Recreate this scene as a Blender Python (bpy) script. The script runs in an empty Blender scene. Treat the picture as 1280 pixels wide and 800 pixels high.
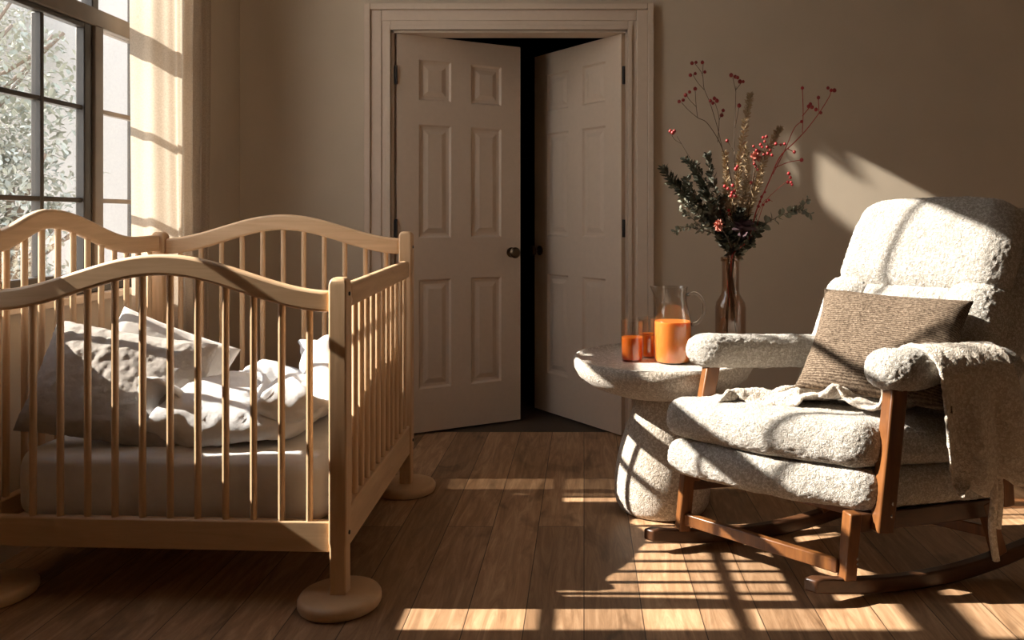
import bpy, bmesh, math, random
from mathutils import Vector, Matrix, noise
random.seed(7)
S = bpy.context.scene
COL = S.collection
PI = math.pi
V = Vector
CX, HY, F, H = 730.0, 272.0, 1000.0, 1.12

def P(px, py, Y):
    """a point of the place seen at pixel px, py at distance Y"""
    return V(((px - CX) * Y / F, Y, H - (py - HY) * Y / F))

# ------------------------------------------------------------------ materials
def new_mat(name):
    m = bpy.data.materials.new(name); m.use_nodes = True
    nt = m.node_tree; nt.nodes.clear()
    out = nt.nodes.new('ShaderNodeOutputMaterial')
    return m, nt, out

def nd(nt, typ, **kw):
    n = nt.nodes.new(typ)
    for k, v in kw.items():
        if k in n.inputs: n.inputs[k].default_value = v
        else: setattr(n, k, v)
    return n

def ramp(nt, stops):
    r = nt.nodes.new('ShaderNodeValToRGB')
    e = r.color_ramp.elements
    e[0].position, e[0].color = stops[0][0], (*stops[0][1], 1)
    e[1].position, e[1].color = stops[-1][0], (*stops[-1][1], 1)
    for p, c in stops[1:-1]:
        x = e.new(p); x.color = (*c, 1)
    return r

def mapped(nt, scale, coord='Object', rot=(0, 0, 0)):
    tc = nt.nodes.new('ShaderNodeTexCoord'); mp = nt.nodes.new('ShaderNodeMapping')
    mp.inputs['Scale'].default_value = scale; mp.inputs['Rotation'].default_value = rot
    nt.links.new(tc.outputs[coord], mp.inputs['Vector'])
    return mp.outputs['Vector']

def principled(nt, out, rough=.6, **kw):
    b = nt.nodes.new('ShaderNodeBsdfPrincipled'); b.inputs['Roughness'].default_value = rough
    for k, v in kw.items(): b.inputs[k].default_value = v
    nt.links.new(b.outputs[0], out.inputs['Surface'])
    return b

def bump(nt, b, height, strength, dist):
    bp = nt.nodes.new('ShaderNodeBump'); bp.inputs['Strength'].default_value = strength
    bp.inputs['Distance'].default_value = dist
    nt.links.new(height, bp.inputs['Height']); nt.links.new(bp.outputs[0], b.inputs['Normal'])
    return bp

def wood(name, c1, c2, scale, rough=.45, detail=4.0, bstr=.15):
    m, nt, out = new_mat(name); b = principled(nt, out, rough)
    v = mapped(nt, scale)
    n = nd(nt, 'ShaderNodeTexNoise', Scale=1.0, Detail=detail, Roughness=.6, Distortion=.6)
    nt.links.new(v, n.inputs['Vector'])
    r = ramp(nt, [(.3, c1), (.7, c2)])
    nt.links.new(n.outputs['Fac'], r.inputs[0]); nt.links.new(r.outputs[0], b.inputs['Base Color'])
    bump(nt, b, n.outputs['Fac'], bstr, .002)
    return m

def cloth(name, c1, c2, scale=60, bstr=.4, bdist=.002, sheen=.2, fine=900, big=None):
    m, nt, out = new_mat(name); b = principled(nt, out, .95)
    b.inputs['Sheen Weight'].default_value = sheen
    b.inputs['Specular IOR Level'].default_value = .15
    v = mapped(nt, (1, 1, 1))
    n = nd(nt, 'ShaderNodeTexNoise', Scale=scale, Detail=3.0, Roughness=.6)
    nt.links.new(v, n.inputs['Vector'])
    r = ramp(nt, [(.3, c1), (.7, c2)]); nt.links.new(n.outputs['Fac'], r.inputs[0])
    nt.links.new(r.outputs[0], b.inputs['Base Color'])
    f = nd(nt, 'ShaderNodeTexNoise', Scale=fine, Detail=2.0); nt.links.new(v, f.inputs['Vector'])
    a = nd(nt, 'ShaderNodeMath', operation='ADD')
    nt.links.new(n.outputs['Fac'], a.inputs[0])
    k = nd(nt, 'ShaderNodeMath', operation='MULTIPLY'); k.inputs[1].default_value = .35
    nt.links.new(f.outputs['Fac'], k.inputs[0]); nt.links.new(k.outputs[0], a.inputs[1])
    bump(nt, b, a.outputs[0], bstr, bdist)
    return m

def boucle(name, c1, c2, scale=140, bstr=.9, bdist=.006):
    m, nt, out = new_mat(name); b = principled(nt, out, 1.0)
    b.inputs['Sheen Weight'].default_value = .25; b.inputs['Specular IOR Level'].default_value = .1
    v = mapped(nt, (1, 1, 1))
    w = nd(nt, 'ShaderNodeTexNoise', Scale=scale * .6, Detail=3.0, Roughness=.65)
    nt.links.new(v, w.inputs['Vector'])
    vo = nd(nt, 'ShaderNodeTexVoronoi', Scale=scale); vo.feature = 'SMOOTH_F1'
    mx = nd(nt, 'ShaderNodeMix', data_type='VECTOR'); mx.inputs['Factor'].default_value = .03
    nt.links.new(v, mx.inputs[4]); nt.links.new(w.outputs['Color'], mx.inputs[5])
    nt.links.new(mx.outputs[1], vo.inputs['Vector'])
    s = nd(nt, 'ShaderNodeMath', operation='SUBTRACT')
    nt.links.new(w.outputs['Fac'], s.inputs[0]); nt.links.new(vo.outputs['Distance'], s.inputs[1])
    r = ramp(nt, [(.0, c1), (.3, c2)]); nt.links.new(s.outputs[0], r.inputs[0])
    nt.links.new(r.outputs[0], b.inputs['Base Color'])
    bump(nt, b, s.outputs[0], bstr, bdist)
    return m

def plain(name, c, rough=.6, metal=0, nscale=30, nb=.1, nd_=.001, var=.06, spec=.5):
    m, nt, out = new_mat(name); b = principled(nt, out, rough, Metallic=metal)
    b.inputs['Specular IOR Level'].default_value = spec
    v = mapped(nt, (1, 1, 1))
    n = nd(nt, 'ShaderNodeTexNoise', Scale=nscale, Detail=4.0); nt.links.new(v, n.inputs['Vector'])
    r = ramp(nt, [(.3, tuple(x * (1 - var) for x in c)), (.7, tuple(min(1, x * (1 + var)) for x in c))])
    nt.links.new(n.outputs['Fac'], r.inputs[0]); nt.links.new(r.outputs[0], b.inputs['Base Color'])
    bump(nt, b, n.outputs['Fac'], nb, nd_)
    return m

def thin_glass(name, tint=(1, 1, 1), gloss=.08, rough=.02, ior=1.45):
    m, nt, out = new_mat(name)
    t = nd(nt, 'ShaderNodeBsdfTransparent', Color=(*tint, 1))
    g = nd(nt, 'ShaderNodeBsdfGlossy', Roughness=rough)
    lw = nd(nt, 'ShaderNodeLayerWeight', Blend=.5)
    pw = nd(nt, 'ShaderNodeMath', operation='POWER'); pw.inputs[1].default_value = 4.5
    nt.links.new(lw.outputs['Facing'], pw.inputs[0])
    fr = nd(nt, 'ShaderNodeMath', operation='MULTIPLY_ADD'); fr.inputs[1].default_value = .9; fr.inputs[2].default_value = .06
    nt.links.new(pw.outputs[0], fr.inputs[0])
    mx = nt.nodes.new('ShaderNodeMixShader')
    nt.links.new(fr.outputs[0], mx.inputs[0]); nt.links.new(t.outputs[0], mx.inputs[1]); nt.links.new(g.outputs[0], mx.inputs[2])
    nt.links.new(mx.outputs[0], out.inputs['Surface'])
    return m

def floor_material():
    m, nt, out = new_mat('oak plank floor'); b = principled(nt, out, .42)
    L = nt.links
    v = mapped(nt, (1, 1, 1), rot=(0, 0, PI / 2))
    br = nd(nt, 'ShaderNodeTexBrick', Scale=1.0)
    br.inputs['Brick Width'].default_value = 1.45; br.inputs['Row Height'].default_value = .165
    br.inputs['Mortar Size'].default_value = .0016; br.inputs['Mortar Smooth'].default_value = .2
    br.inputs['Color1'].default_value = (0, 0, 0, 1); br.inputs['Color2'].default_value = (1, 1, 1, 1)
    br.inputs['Mortar'].default_value = (.5, .5, .5, 1); br.offset = .37
    L.new(v, br.inputs['Vector'])
    # grain, long along the planks
    tc = nt.nodes.new('ShaderNodeTexCoord')
    add = nd(nt, 'ShaderNodeVectorMath', operation='MULTIPLY_ADD')
    L.new(br.outputs['Color'], add.inputs[0]); add.inputs[1].default_value = (7, 13, 3)
    L.new(tc.outputs['Object'], add.inputs[2])
    mp = nt.nodes.new('ShaderNodeMapping'); mp.inputs['Scale'].default_value = (16, 1.6, 1); L.new(add.outputs[0], mp.inputs['Vector'])
    g = nd(nt, 'ShaderNodeTexNoise', Scale=1.6, Detail=8.0, Roughness=.68, Distortion=1.6); L.new(mp.outputs[0], g.inputs['Vector'])
    mp2 = nt.nodes.new('ShaderNodeMapping'); mp2.inputs['Scale'].default_value = (5, 2.4, 1); L.new(add.outputs[0], mp2.inputs['Vector'])
    k = nd(nt, 'ShaderNodeTexNoise', Scale=1.3, Detail=3.0, Distortion=.8); L.new(mp2.outputs[0], k.inputs['Vector'])
    r = ramp(nt, [(.28, (.205, .112, .056)), (.5, (.37, .222, .122)), (.72, (.56, .37, .225))])
    L.new(g.outputs['Fac'], r.inputs[0])
    kr = ramp(nt, [(.3, (.5, .48, .45)), (.42, (1, 1, 1)), (1, (1.1, 1.1, 1.1))]); L.new(k.outputs['Fac'], kr.inputs[0])
    m1 = nd(nt, 'ShaderNodeMix', data_type='RGBA', blend_type='MULTIPLY'); m1.inputs[0].default_value = .9
    L.new(r.outputs[0], m1.inputs[6]); L.new(kr.outputs[0], m1.inputs[7])
    pr = ramp(nt, [(0, (.72, .70, .68)), (1, (1.2, 1.18, 1.15))]); L.new(br.outputs['Color'], pr.inputs[0])
    m2 = nd(nt, 'ShaderNodeMix', data_type='RGBA', blend_type='MULTIPLY'); m2.inputs[0].default_value = 1
    L.new(m1.outputs[2], m2.inputs[6]); L.new(pr.outputs[0], m2.inputs[7])
    m3 = nd(nt, 'ShaderNodeMix', data_type='RGBA'); L.new(br.outputs['Fac'], m3.inputs[0])
    L.new(m2.outputs[2], m3.inputs[6]); m3.inputs[7].default_value = (.06, .03, .015, 1)
    L.new(m3.outputs[2], b.inputs['Base Color'])
    inv = nd(nt, 'ShaderNodeMath', operation='MULTIPLY_ADD'); inv.inputs[1].default_value = -1.2
    L.new(br.outputs['Fac'], inv.inputs[0]); L.new(g.outputs['Fac'], inv.inputs[2])
    bump(nt, b, inv.outputs[0], .25, .0025)
    rr = nd(nt, 'ShaderNodeMapRange'); rr.inputs[3].default_value = .38; rr.inputs[4].default_value = .6
    L.new(g.outputs['Fac'], rr.inputs[0]); L.new(rr.outputs[0], b.inputs['Roughness'])
    return m

M = {}
M['floor'] = floor_material()
M['wall'] = plain('warm plaster wall', (.60, .51, .40), .9, nscale=3, nb=.1, var=.04, spec=.2)
M['ceiling'] = plain('ceiling paint', (.72, .64, .54), .9, spec=.2)
M['trim'] = plain('cream trim paint', (.66, .545, .44), .5, nscale=40, nb=.05, var=.02, spec=.3)
M['door'] = plain('cream door paint', (.66, .54, .43), .5, nscale=40, nb=.05, var=.02, spec=.3)
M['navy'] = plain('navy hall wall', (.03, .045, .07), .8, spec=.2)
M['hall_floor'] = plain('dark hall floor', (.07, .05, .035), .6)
M['win'] = plain('dark window frame', (.045, .037, .03), .45, nscale=20, nb=.05)
M['win_light'] = plain('taupe window trim', (.20, .16, .125), .5, nscale=20, nb=.05)
M['pane'] = thin_glass('window glass', (.96, .96, .95))
M['crib'] = wood('pale beech', (.62, .40, .225), (.74, .505, .30), (9, 9, 9), .4, bstr=.04)
M['crib_v'] = wood('pale beech upright', (.61, .39, .215), (.74, .505, .30), (45, 45, 4), .4, bstr=.06)
M['crib_x'] = wood('pale beech lengthwise', (.61, .39, .215), (.74, .505, .30), (3.5, 6, 40), .4, bstr=.06)
M['crib_y'] = wood('pale beech sideways', (.61, .39, .215), (.74, .505, .30), (40, 3.5, 40), .4, bstr=.06)
M['chairwood'] = wood('walnut', (.09, .031, .010), (.21, .080, .022), (30, 30, 5), .35, bstr=.06)
M['rockwood'] = wood('walnut rocker', (.045, .018, .009), (.095, .04, .017), (5, 30, 30), .35, bstr=.06)
M['brass'] = plain('dark bronze', (.10, .07, .045), .3, metal=.9)
M['hinge'] = plain('black hinge', (.02, .018, .016), .5)
M['bolt'] = plain('steel bolt', (.5, .48, .45), .35, metal=1)
M['blackbolt'] = plain('black bolt', (.02, .02, .02), .5)
M['boucle'] = boucle('cream boucle', (.50, .45, .385), (.83, .795, .745), 170, 1.0, .007)
M['boucle2'] = boucle('cream boucle cushion', (.50, .43, .36), (.88, .83, .77), 150)
M['sheet'] = cloth('white cotton sheet', (.80, .775, .755), (.87, .85, .83), 14, .5, .006)
M['duvet'] = cloth('white crinkled cotton', (.84, .83, .825), (.90, .89, .885), 22, .7, .012)
M['pillowcase'] = cloth('oatmeal linen', (.58, .52, .46), (.66, .60, .54), 28, .9, .016)
M['pillow2'] = cloth('pale oatmeal linen', (.60, .55, .50), (.68, .63, .58), 20, .35, .006)
M['throw'] = boucle('cream knitted throw', (.62, .53, .43), (.84, .77, .68), 130, 1.0, .006)
M['linen'] = None
M['stone'] = boucle('rough limestone', (.46, .39, .31), (.74, .665, .58), 150, .8, .006)
M['glass'] = thin_glass('clear glass', (.97, .96, .95))
M['solidglass'] = None
M['smoke'] = thin_glass('brown tinted glass', (.86, .78, .72))
M['stem'] = plain('brown stem', (.10, .06, .035), .8)
M['redstem'] = plain('red stem', (.42, .05, .035), .7)
M['berry'] = plain('dark red berry', (.26, .018, .015), .4, nscale=100)
M['bright'] = plain('bright red berry', (.34, .018, .018), .4, nscale=100)
M['darkgreen'] = plain('dark olive leaf', (.075, .075, .05), .7)
M['sage'] = plain('sage leaf', (.20, .20, .145), .7)
M['straw'] = plain('dried grass', (.42, .30, .17), .85)
M['bloom'] = plain('dried pink petals', (.50, .17, .12), .8)
M['darkbloom'] = plain('dark plum petals', (.05, .022, .026), .8)
M['bark'] = plain('bark', (.16, .12, .09), .9)
M['tree'] = plain('outdoor leaf', (.25, .26, .21), .7)
M['tree2'] = plain('pale outdoor leaf', (.38, .385, .33), .7)
M['render'] = plain('pale render', (.42, .40, .385), .9)
M['ground'] = plain('pale gravel', (.55, .5, .43), .95)

def juice(name, c, trans):
    m, nt, out = new_mat(name)
    b = principled(nt, out, .25)
    v = mapped(nt, (1, 1, 1))
    n = nd(nt, 'ShaderNodeTexNoise', Scale=60, Detail=2.0); nt.links.new(v, n.inputs['Vector'])
    r = ramp(nt, [(.3, tuple(x * .94 for x in c)), (.7, c)]); nt.links.new(n.outputs['Fac'], r.inputs[0])
    nt.links.new(r.outputs[0], b.inputs['Base Color'])
    b.inputs['Subsurface Weight'].default_value = .6
    b.inputs['Subsurface Radius'].default_value = (.03, .012, .004); b.inputs['Subsurface Scale'].default_value = 1.0
    if trans:
        t = nd(nt, 'ShaderNodeBsdfTransparent', Color=(.95, .42, .10, 1))
        mx = nt.nodes.new('ShaderNodeMixShader'); mx.inputs[0].default_value = trans
        nt.links.new(b.outputs[0], mx.inputs[1]); nt.links.new(t.outputs[0], mx.inputs[2]); nt.links.new(mx.outputs[0], out.inputs['Surface'])
    return m
M['juice'] = juice('orange carrot juice', (.74, .25, .05), 0)
M['tea'] = juice('amber juice', (.50, .13, .012), .45)

def solid_glass():
    m, nt, out = new_mat('solid clear glass'); principled(nt, out, .02, **{'Transmission Weight': 1.0, 'Base Color': (.95, .93, .9, 1), 'IOR': 1.45}); return m
M['solidglass'] = solid_glass()
def linen_curtain():
    m, nt, out = new_mat('sheer linen'); L = nt.links
    v = mapped(nt, (1, 1, 1))
    n = nd(nt, 'ShaderNodeTexNoise', Scale=180, Detail=3.0); L.new(v, n.inputs['Vector'])
    r = ramp(nt, [(.3, (.56, .47, .37)), (.7, (.68, .58, .47))]); L.new(n.outputs['Fac'], r.inputs[0])
    d = nd(nt, 'ShaderNodeBsdfDiffuse'); t = nd(nt, 'ShaderNodeBsdfTranslucent'); tr = nd(nt, 'ShaderNodeBsdfTransparent', Color=(.95, .9, .84, 1))
    L.new(r.outputs[0], d.inputs[0]); L.new(r.outputs[0], t.inputs[0])
    a = nt.nodes.new('ShaderNodeMixShader'); a.inputs[0].default_value = .42
    L.new(d.outputs[0], a.inputs[1]); L.new(t.outputs[0], a.inputs[2])
    b = nt.nodes.new('ShaderNodeMixShader'); b.inputs[0].default_value = .12
    L.new(a.outputs[0], b.inputs[1]); L.new(tr.outputs[0], b.inputs[2]); L.new(b.outputs[0], out.inputs['Surface'])
    return m
M['linen'] = linen_curtain()

def woven(name):
    m, nt, out = new_mat(name); L = nt.links; b = principled(nt, out, .95)
    b.inputs['Specular IOR Level'].default_value = .1
    v = mapped(nt, (1, 1, 1))
    w = nd(nt, 'ShaderNodeTexWave', Scale=42, Distortion=3.0, Detail=3.0); w.bands_direction = 'Y'
    w.inputs['Detail Scale'].default_value = 3
    L.new(v, w.inputs['Vector'])
    n = nd(nt, 'ShaderNodeTexNoise', Scale=120, Detail=5.0, Roughness=.8); L.new(v, n.inputs['Vector'])
    a = nd(nt, 'ShaderNodeMath', operation='MULTIPLY_ADD'); a.inputs[1].default_value = .20
    L.new(w.outputs['Fac'], a.inputs[0]); L.new(n.outputs['Fac'], a.inputs[2])
    r = ramp(nt, [(.38, (.04, .028, .02)), (.58, (.14, .10, .07)), (.85, (.36, .28, .205))]); L.new(a.outputs[0], r.inputs[0])
    L.new(r.outputs[0], b.inputs['Base Color']); bump(nt, b, a.outputs[0], .9, .006)
    return m
M['woven'] = woven('brown woven wool')

# ------------------------------------------------------------------ object helpers
def thing(name, label=None, cat=None, loc=(0, 0, 0), group=None, kind=None):
    o = bpy.data.objects.new(name, None); COL.objects.link(o)
    o.location = loc; o.empty_display_size = .1
    tag(o, label, cat, group, kind); return o

def tag(o, label=None, cat=None, group=None, kind=None):
    if label: o['label'] = label
    if cat: o['category'] = cat
    if group: o['group'] = group
    if kind: o['kind'] = kind
    return o

def build(name, mesh, mat, parent=None, origin=None, bevel=0, seg=2, smooth=True, subsurf=0, angle=35, rot=None):
    """mesh = (verts, faces) in world space; the object's origin is its parent's base or the given origin"""
    vs, fs = mesh
    og = V(origin) if origin is not None else (V(parent.matrix_world.translation) if parent and parent.parent else (V(parent.location) if parent else V((0, 0, 0))))
    R = rot.inverted() if rot else None
    me = bpy.data.meshes.new(name)
    pts = [V(v) - og for v in vs]
    if R: pts = [R @ p for p in pts]
    me.from_pydata([tuple(p) for p in pts], [], fs); me.validate()
    bm = bmesh.new(); bm.from_mesh(me); bmesh.ops.recalc_face_normals(bm, faces=bm.faces); bm.to_mesh(me); bm.free()
    me.materials.append(mat)
    if smooth:
        me.shade_smooth()
        me.set_sharp_from_angle(angle=math.radians(angle))
    o = bpy.data.objects.new(name, me); COL.objects.link(o)
    if parent:
        o.parent = parent
        pw = root_loc(parent)
        o.location = og - pw
    else:
        o.location = og
    if R: o.rotation_euler = rot.to_euler()
    if bevel:
        b = o.modifiers.new('bevel', 'BEVEL'); b.width = bevel; b.segments = seg; b.limit_method = 'ANGLE'; b.angle_limit = math.radians(30)
        b.harden_normals = False
    if subsurf:
        s = o.modifiers.new('subsurf', 'SUBSURF'); s.levels = s.render_levels = subsurf
    return o

def root_loc(o):
    p = V((0, 0, 0))
    while o is not None:
        p += V(o.location); o = o.parent
    return p

def origin_of(parent): return root_loc(parent) if parent else V((0, 0, 0))

def part(name, mesh, mat, parent, **kw):
    return build(name, mesh, mat, parent, origin=origin_of(parent) if 'origin' not in kw else kw.pop('origin'), **kw)

def struct(name, mesh, mat, parent=None, **kw):
    if parent: return part(name, mesh, mat, parent, **kw)
    return tag(build(name, mesh, mat, None, **kw), kind='structure')

def join(*ms):
    vs, fs = [], []
    for v, f in ms:
        o = len(vs); vs += list(v); fs += [tuple(i + o for i in q) for q in f]
    return vs, fs

def box(x0, x1, y0, y1, z0, z1):
    vs = [V((x, y, z)) for x in (x0, x1) for y in (y0, y1) for z in (z0, z1)]
    fs = [(0, 1, 3, 2), (4, 6, 7, 5), (0, 4, 5, 1), (2, 3, 7, 6), (0, 2, 6, 4), (1, 5, 7, 3)]
    return vs, fs

def beam(a, b, w, h, side=None, w2=None, h2=None):
    """a bar from a to b; w along `side`, h across; ends may taper"""
    a, b = V(a), V(b); d = (b - a).normalized()
    s = V(side) if side is not None else V((1, 0, 0))
    s = (s - d * s.dot(d)).normalized(); u = d.cross(s).normalized()
    w2 = w if w2 is None else w2; h2 = h if h2 is None else h2
    vs = []
    for p, ww, hh in ((a, w, h), (b, w2, h2)):
        for i, j in ((-1, -1), (1, -1), (1, 1), (-1, 1)):
            vs.append(p + s * i * ww / 2 + u * j * hh / 2)
    fs = [(0, 3, 2, 1), (4, 5, 6, 7)] + [(i, (i + 1) % 4, 4 + (i + 1) % 4, 4 + i) for i in range(4)]
    return vs, fs

def tube(pts, r, n=10, r2=None, cap=True):
    pts = [V(p) for p in pts]; rs = r if isinstance(r, (list, tuple)) else [r + ((r2 if r2 is not None else r) - r) * i / max(1, len(pts) - 1) for i in range(len(pts))]
    vs, fs = [], []
    t0 = (pts[1] - pts[0]).normalized(); ref = V((0, 0, 1)) if abs(t0.z) < .9 else V((1, 0, 0))
    u = t0.cross(ref).normalized()
    for i, p in enumerate(pts):
        t = ((pts[min(i + 1, len(pts) - 1)] - pts[max(i - 1, 0)])).normalized()
        u = (u - t * u.dot(t)).normalized(); w = t.cross(u)
        for k in range(n):
            a = 2 * PI * k / n; vs.append(p + (u * math.cos(a) + w * math.sin(a)) * rs[i])
    for i in range(len(pts) - 1):
        for k in range(n):
            a, b = i * n + k, i * n + (k + 1) % n
            fs.append((a, b, b + n, a + n))
    if cap: fs += [tuple(range(n))[::-1], tuple(range(len(vs) - n, len(vs)))]
    return vs, fs

def lathe(prof, c, n=40, closed=False):
    """prof = [(r, z)], c = axis base"""
    c = V(c); vs, fs, rings = [], [], []
    for r, z in prof:
        if r < 1e-6: rings.append([len(vs)]); vs.append(c + V((0, 0, z)))
        else:
            rings.append(list(range(len(vs), len(vs) + n)))
            vs += [c + V((r * math.cos(2 * PI * k / n), r * math.sin(2 * PI * k / n), z)) for k in range(n)]
    pairs = list(zip(rings, rings[1:])) + ([(rings[-1], rings[0])] if closed else [])
    for A, B in pairs:
        if len(A) == 1 and len(B) == 1: continue
        for k in range(n):
            k2 = (k + 1) % n
            if len(A) == 1: fs.append((A[0], B[k2], B[k]))
            elif len(B) == 1: fs.append((A[k], A[k2], B[0]))
            else: fs.append((A[k], A[k2], B[k2], B[k]))
    return vs, fs

def smoothstep(x): x = max(0, min(1, x)); return x * x * (3 - 2 * x)

def rbox(sx, sy, sz, r, n=(14, 14, 6), puff=(0, 0, 0)):
    """rounded, puffed box centred on 0; a cushion. puff = extra swell in x, y, z"""
    nx, ny, nz = n; idx = {}; vs = []; fs = []
    def vid(i, j, k):
        key = (i, j, k)
        if key not in idx:
            q = V(((i / nx - .5) * sx, (j / ny - .5) * sy, (k / nz - .5) * sz))
            inn = V((max(-sx / 2 + r, min(sx / 2 - r, q.x)), max(-sy / 2 + r, min(sy / 2 - r, q.y)), max(-sz / 2 + r, min(sz / 2 - r, q.z))))
            d = q - inn
            if d.length > 1e-9: q = inn + d.normalized() * r
            a, b, c = (2 * q.x / sx, 2 * q.y / sy, 2 * q.z / sz)
            q = V((q.x + puff[0] * a * (1 - b * b) * (1 - c * c), q.y + puff[1] * b * (1 - a * a) * (1 - c * c), q.z + puff[2] * c * (1 - a * a) * (1 - b * b)))
            idx[key] = len(vs); vs.append(q)
        return idx[key]
    def quad(a, b, c, d): fs.append((a, b, c, d))
    for i in range(nx):
        for j in range(ny):
            for k in (0, nz): quad(vid(i, j, k), vid(i + 1, j, k), vid(i + 1, j + 1, k), vid(i, j + 1, k))
    for i in range(nx):
        for k in range(nz):
            for j in (0, ny): quad(vid(i, j, k), vid(i + 1, j, k), vid(i + 1, j, k + 1), vid(i, j, k + 1))
    for j in range(ny):
        for k in range(nz):
            for i in (0, nx): quad(vid(i, j, k), vid(i, j + 1, k), vid(i, j + 1, k + 1), vid(i, j, k + 1))
    return vs, fs

def warp(mesh, fn): return [fn(v) for v in mesh[0]], mesh[1]

def fbm(p, s, o=3):
    return noise.fractal(V(p) * s, .6, 2.0, o)

def roughen(mesh, amp, s, o=2):
    """push vertices along a noise vector"""
    return warp(mesh, lambda v: v + noise.noise_vector(v * s) * amp)

_tex = {}
def displace(o, strength, size, typ='CLOUDS', mid=.5, sub=0):
    key = (typ, size)
    if key not in _tex:
        t = bpy.data.textures.new('surface relief', typ)
        t.noise_scale = size
        if typ == 'CLOUDS': t.noise_depth = 1
        _tex[key] = t
    if sub:
        s = o.modifiers.new('subsurf', 'SUBSURF'); s.levels = s.render_levels = sub
    d = o.modifiers.new('relief', 'DISPLACE'); d.texture = _tex[key]; d.texture_coords = 'LOCAL'; d.strength = strength; d.mid_level = mid

def curve(pts, n=6):
    """smooth line through pts"""
    pts = [V(p) for p in pts]; out = []
    for i in range(len(pts) - 1):
        p0, p1, p2, p3 = pts[max(0, i - 1)], pts[i], pts[i + 1], pts[min(len(pts) - 1, i + 2)]
        for k in range(n):
            t = k / n
            out.append(.5 * ((2 * p1) + (p2 - p0) * t + (2 * p0 - 5 * p1 + 4 * p2 - p3) * t * t + (3 * p1 - p0 - 3 * p2 + p3) * t ** 3))
    out.append(pts[-1]); return out

def wall_with_holes(axis, c0, c1, a0, a1, z0, z1, holes):
    """a slab on plane axis ('x' or 'y') between c0..c1, from a0..a1, with rectangular holes (a, b, z, z)"""
    ms = []
    hs = sorted(holes); cuts = sorted({a0, a1, *[h[0] for h in hs], *[h[1] for h in hs]})
    for p, q in zip(cuts, cuts[1:]):
        hh = [h for h in hs if h[0] <= p + 1e-6 and h[1] >= q - 1e-6]
        zs = [(z0, z1)] if not hh else [(z0, hh[0][2]), (hh[0][3], z1)]
        for u, w in zs:
            if w - u < 1e-4: continue
            ms.append(box(c0, c1, p, q, u, w) if axis == 'x' else box(p, q, c0, c1, u, w))
    return join(*ms)

# ------------------------------------------------------------------ the room
WX, WY, CZ = -1.90, 4.058, 3.5          # window wall, back wall, ceiling
RX, RY = 3.3, -1.6
WT = .065
struct('floor', box(WX - WT, RX + WT, RY - WT, WY + .12, -.08, 0), M['floor'], smooth=False)
struct('ceiling', box(WX - WT, RX + WT, RY - WT, WY + .12, CZ, CZ + .1), M['ceiling'], smooth=False)
WIN_Y0, WIN_Y1, WIN_Z0, WIN_Z1 = 2.10, 3.46, .83, 3.25
struct('wall_left', wall_with_holes('x', WX - WT, WX, RY, 3.50, 0, CZ, [(WIN_Y0, WIN_Y1, WIN_Z0, WIN_Z1)]), M['wall'], smooth=False)
struct('wall_left.001', box(WX - WT, -1.745, 3.50, WY, 0, CZ), M['wall'], smooth=False)
DX0, DX1, DZ = -.978, .222, 2.07
struct('wall_back', wall_with_holes('y', WY, WY + .12, WX - WT, RX + WT, 0, CZ, [(DX0, DX1, 0, DZ)]), M['wall'], smooth=False)
struct('wall_right', box(RX, RX + WT, RY, WY, 0, CZ), M['wall'], smooth=False)
struct('wall_front', box(WX - WT, RX + WT, RY - WT, RY, 0, CZ), M['wall'], smooth=False)
# baseboards
def board(x0, x1, y0, y1): return box(x0, x1, y0, y1, 0, .145)
bb = struct('baseboard_back', join(box(DX1 + .14, RX, WY - .016, WY, 0, .13), box(DX1 + .14, RX, WY - .010, WY, .13, .15)), M['trim'], smooth=False)
struct('baseboard_back.001', join(box(-1.745, DX0 - .14, WY - .016, WY, 0, .13), box(-1.745, DX0 - .14, WY - .010, WY, .13, .15)), M['trim'], smooth=False)
struct('baseboard_right', box(RX - .016, RX, RY, WY - .016, 0, .145), M['trim'], smooth=False)
struct('baseboard_left', box(WX, WX + .012, RY, 3.50, 0, .145), M['trim'], smooth=False)

# door casing: stepped profile on three sides, plus jamb lining
def casing():
    ms = []
    steps = [(.0, .13, .012), (.0, .022, .020), (.100, .13, .032), (.045, .10, .018)]
    for a, b, t in steps:
        y0, y1 = WY - t, WY
        ms += [box(DX0 - b, DX0 - a, y0, y1, 0, DZ + b), box(DX1 + a, DX1 + b, y0, y1, 0, DZ + b), box(DX0 - a, DX1 + a, y0, y1, DZ + a, DZ + b)]
    return join(*ms)
struct('trim_1', casing(), M['trim'], bevel=.003)
struct('trim_2', join(box(DX0 - .001, DX0 + .012, WY + .0, WY + .12, 0, DZ), box(DX1 - .012, DX1 + .001, WY, WY + .12, 0, DZ), box(DX0, DX1, WY, WY + .12, DZ - .012, DZ + .001)), M['trim'], smooth=False)

# the dark hall behind the doors
hx0, hx1, hy0, hy1 = -2.0, 1.6, WY + .12, 6.6
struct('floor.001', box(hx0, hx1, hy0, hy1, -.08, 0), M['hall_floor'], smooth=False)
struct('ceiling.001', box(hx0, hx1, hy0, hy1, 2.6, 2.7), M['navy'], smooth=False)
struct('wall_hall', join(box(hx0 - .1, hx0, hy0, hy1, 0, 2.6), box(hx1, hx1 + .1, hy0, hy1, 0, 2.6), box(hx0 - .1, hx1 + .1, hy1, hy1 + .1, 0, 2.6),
       wall_with_holes('y', WY + .121, WY + .13, hx0, hx1, 0, 2.6, [(DX0, DX1, 0, DZ)])), M['navy'], smooth=False)

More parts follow.
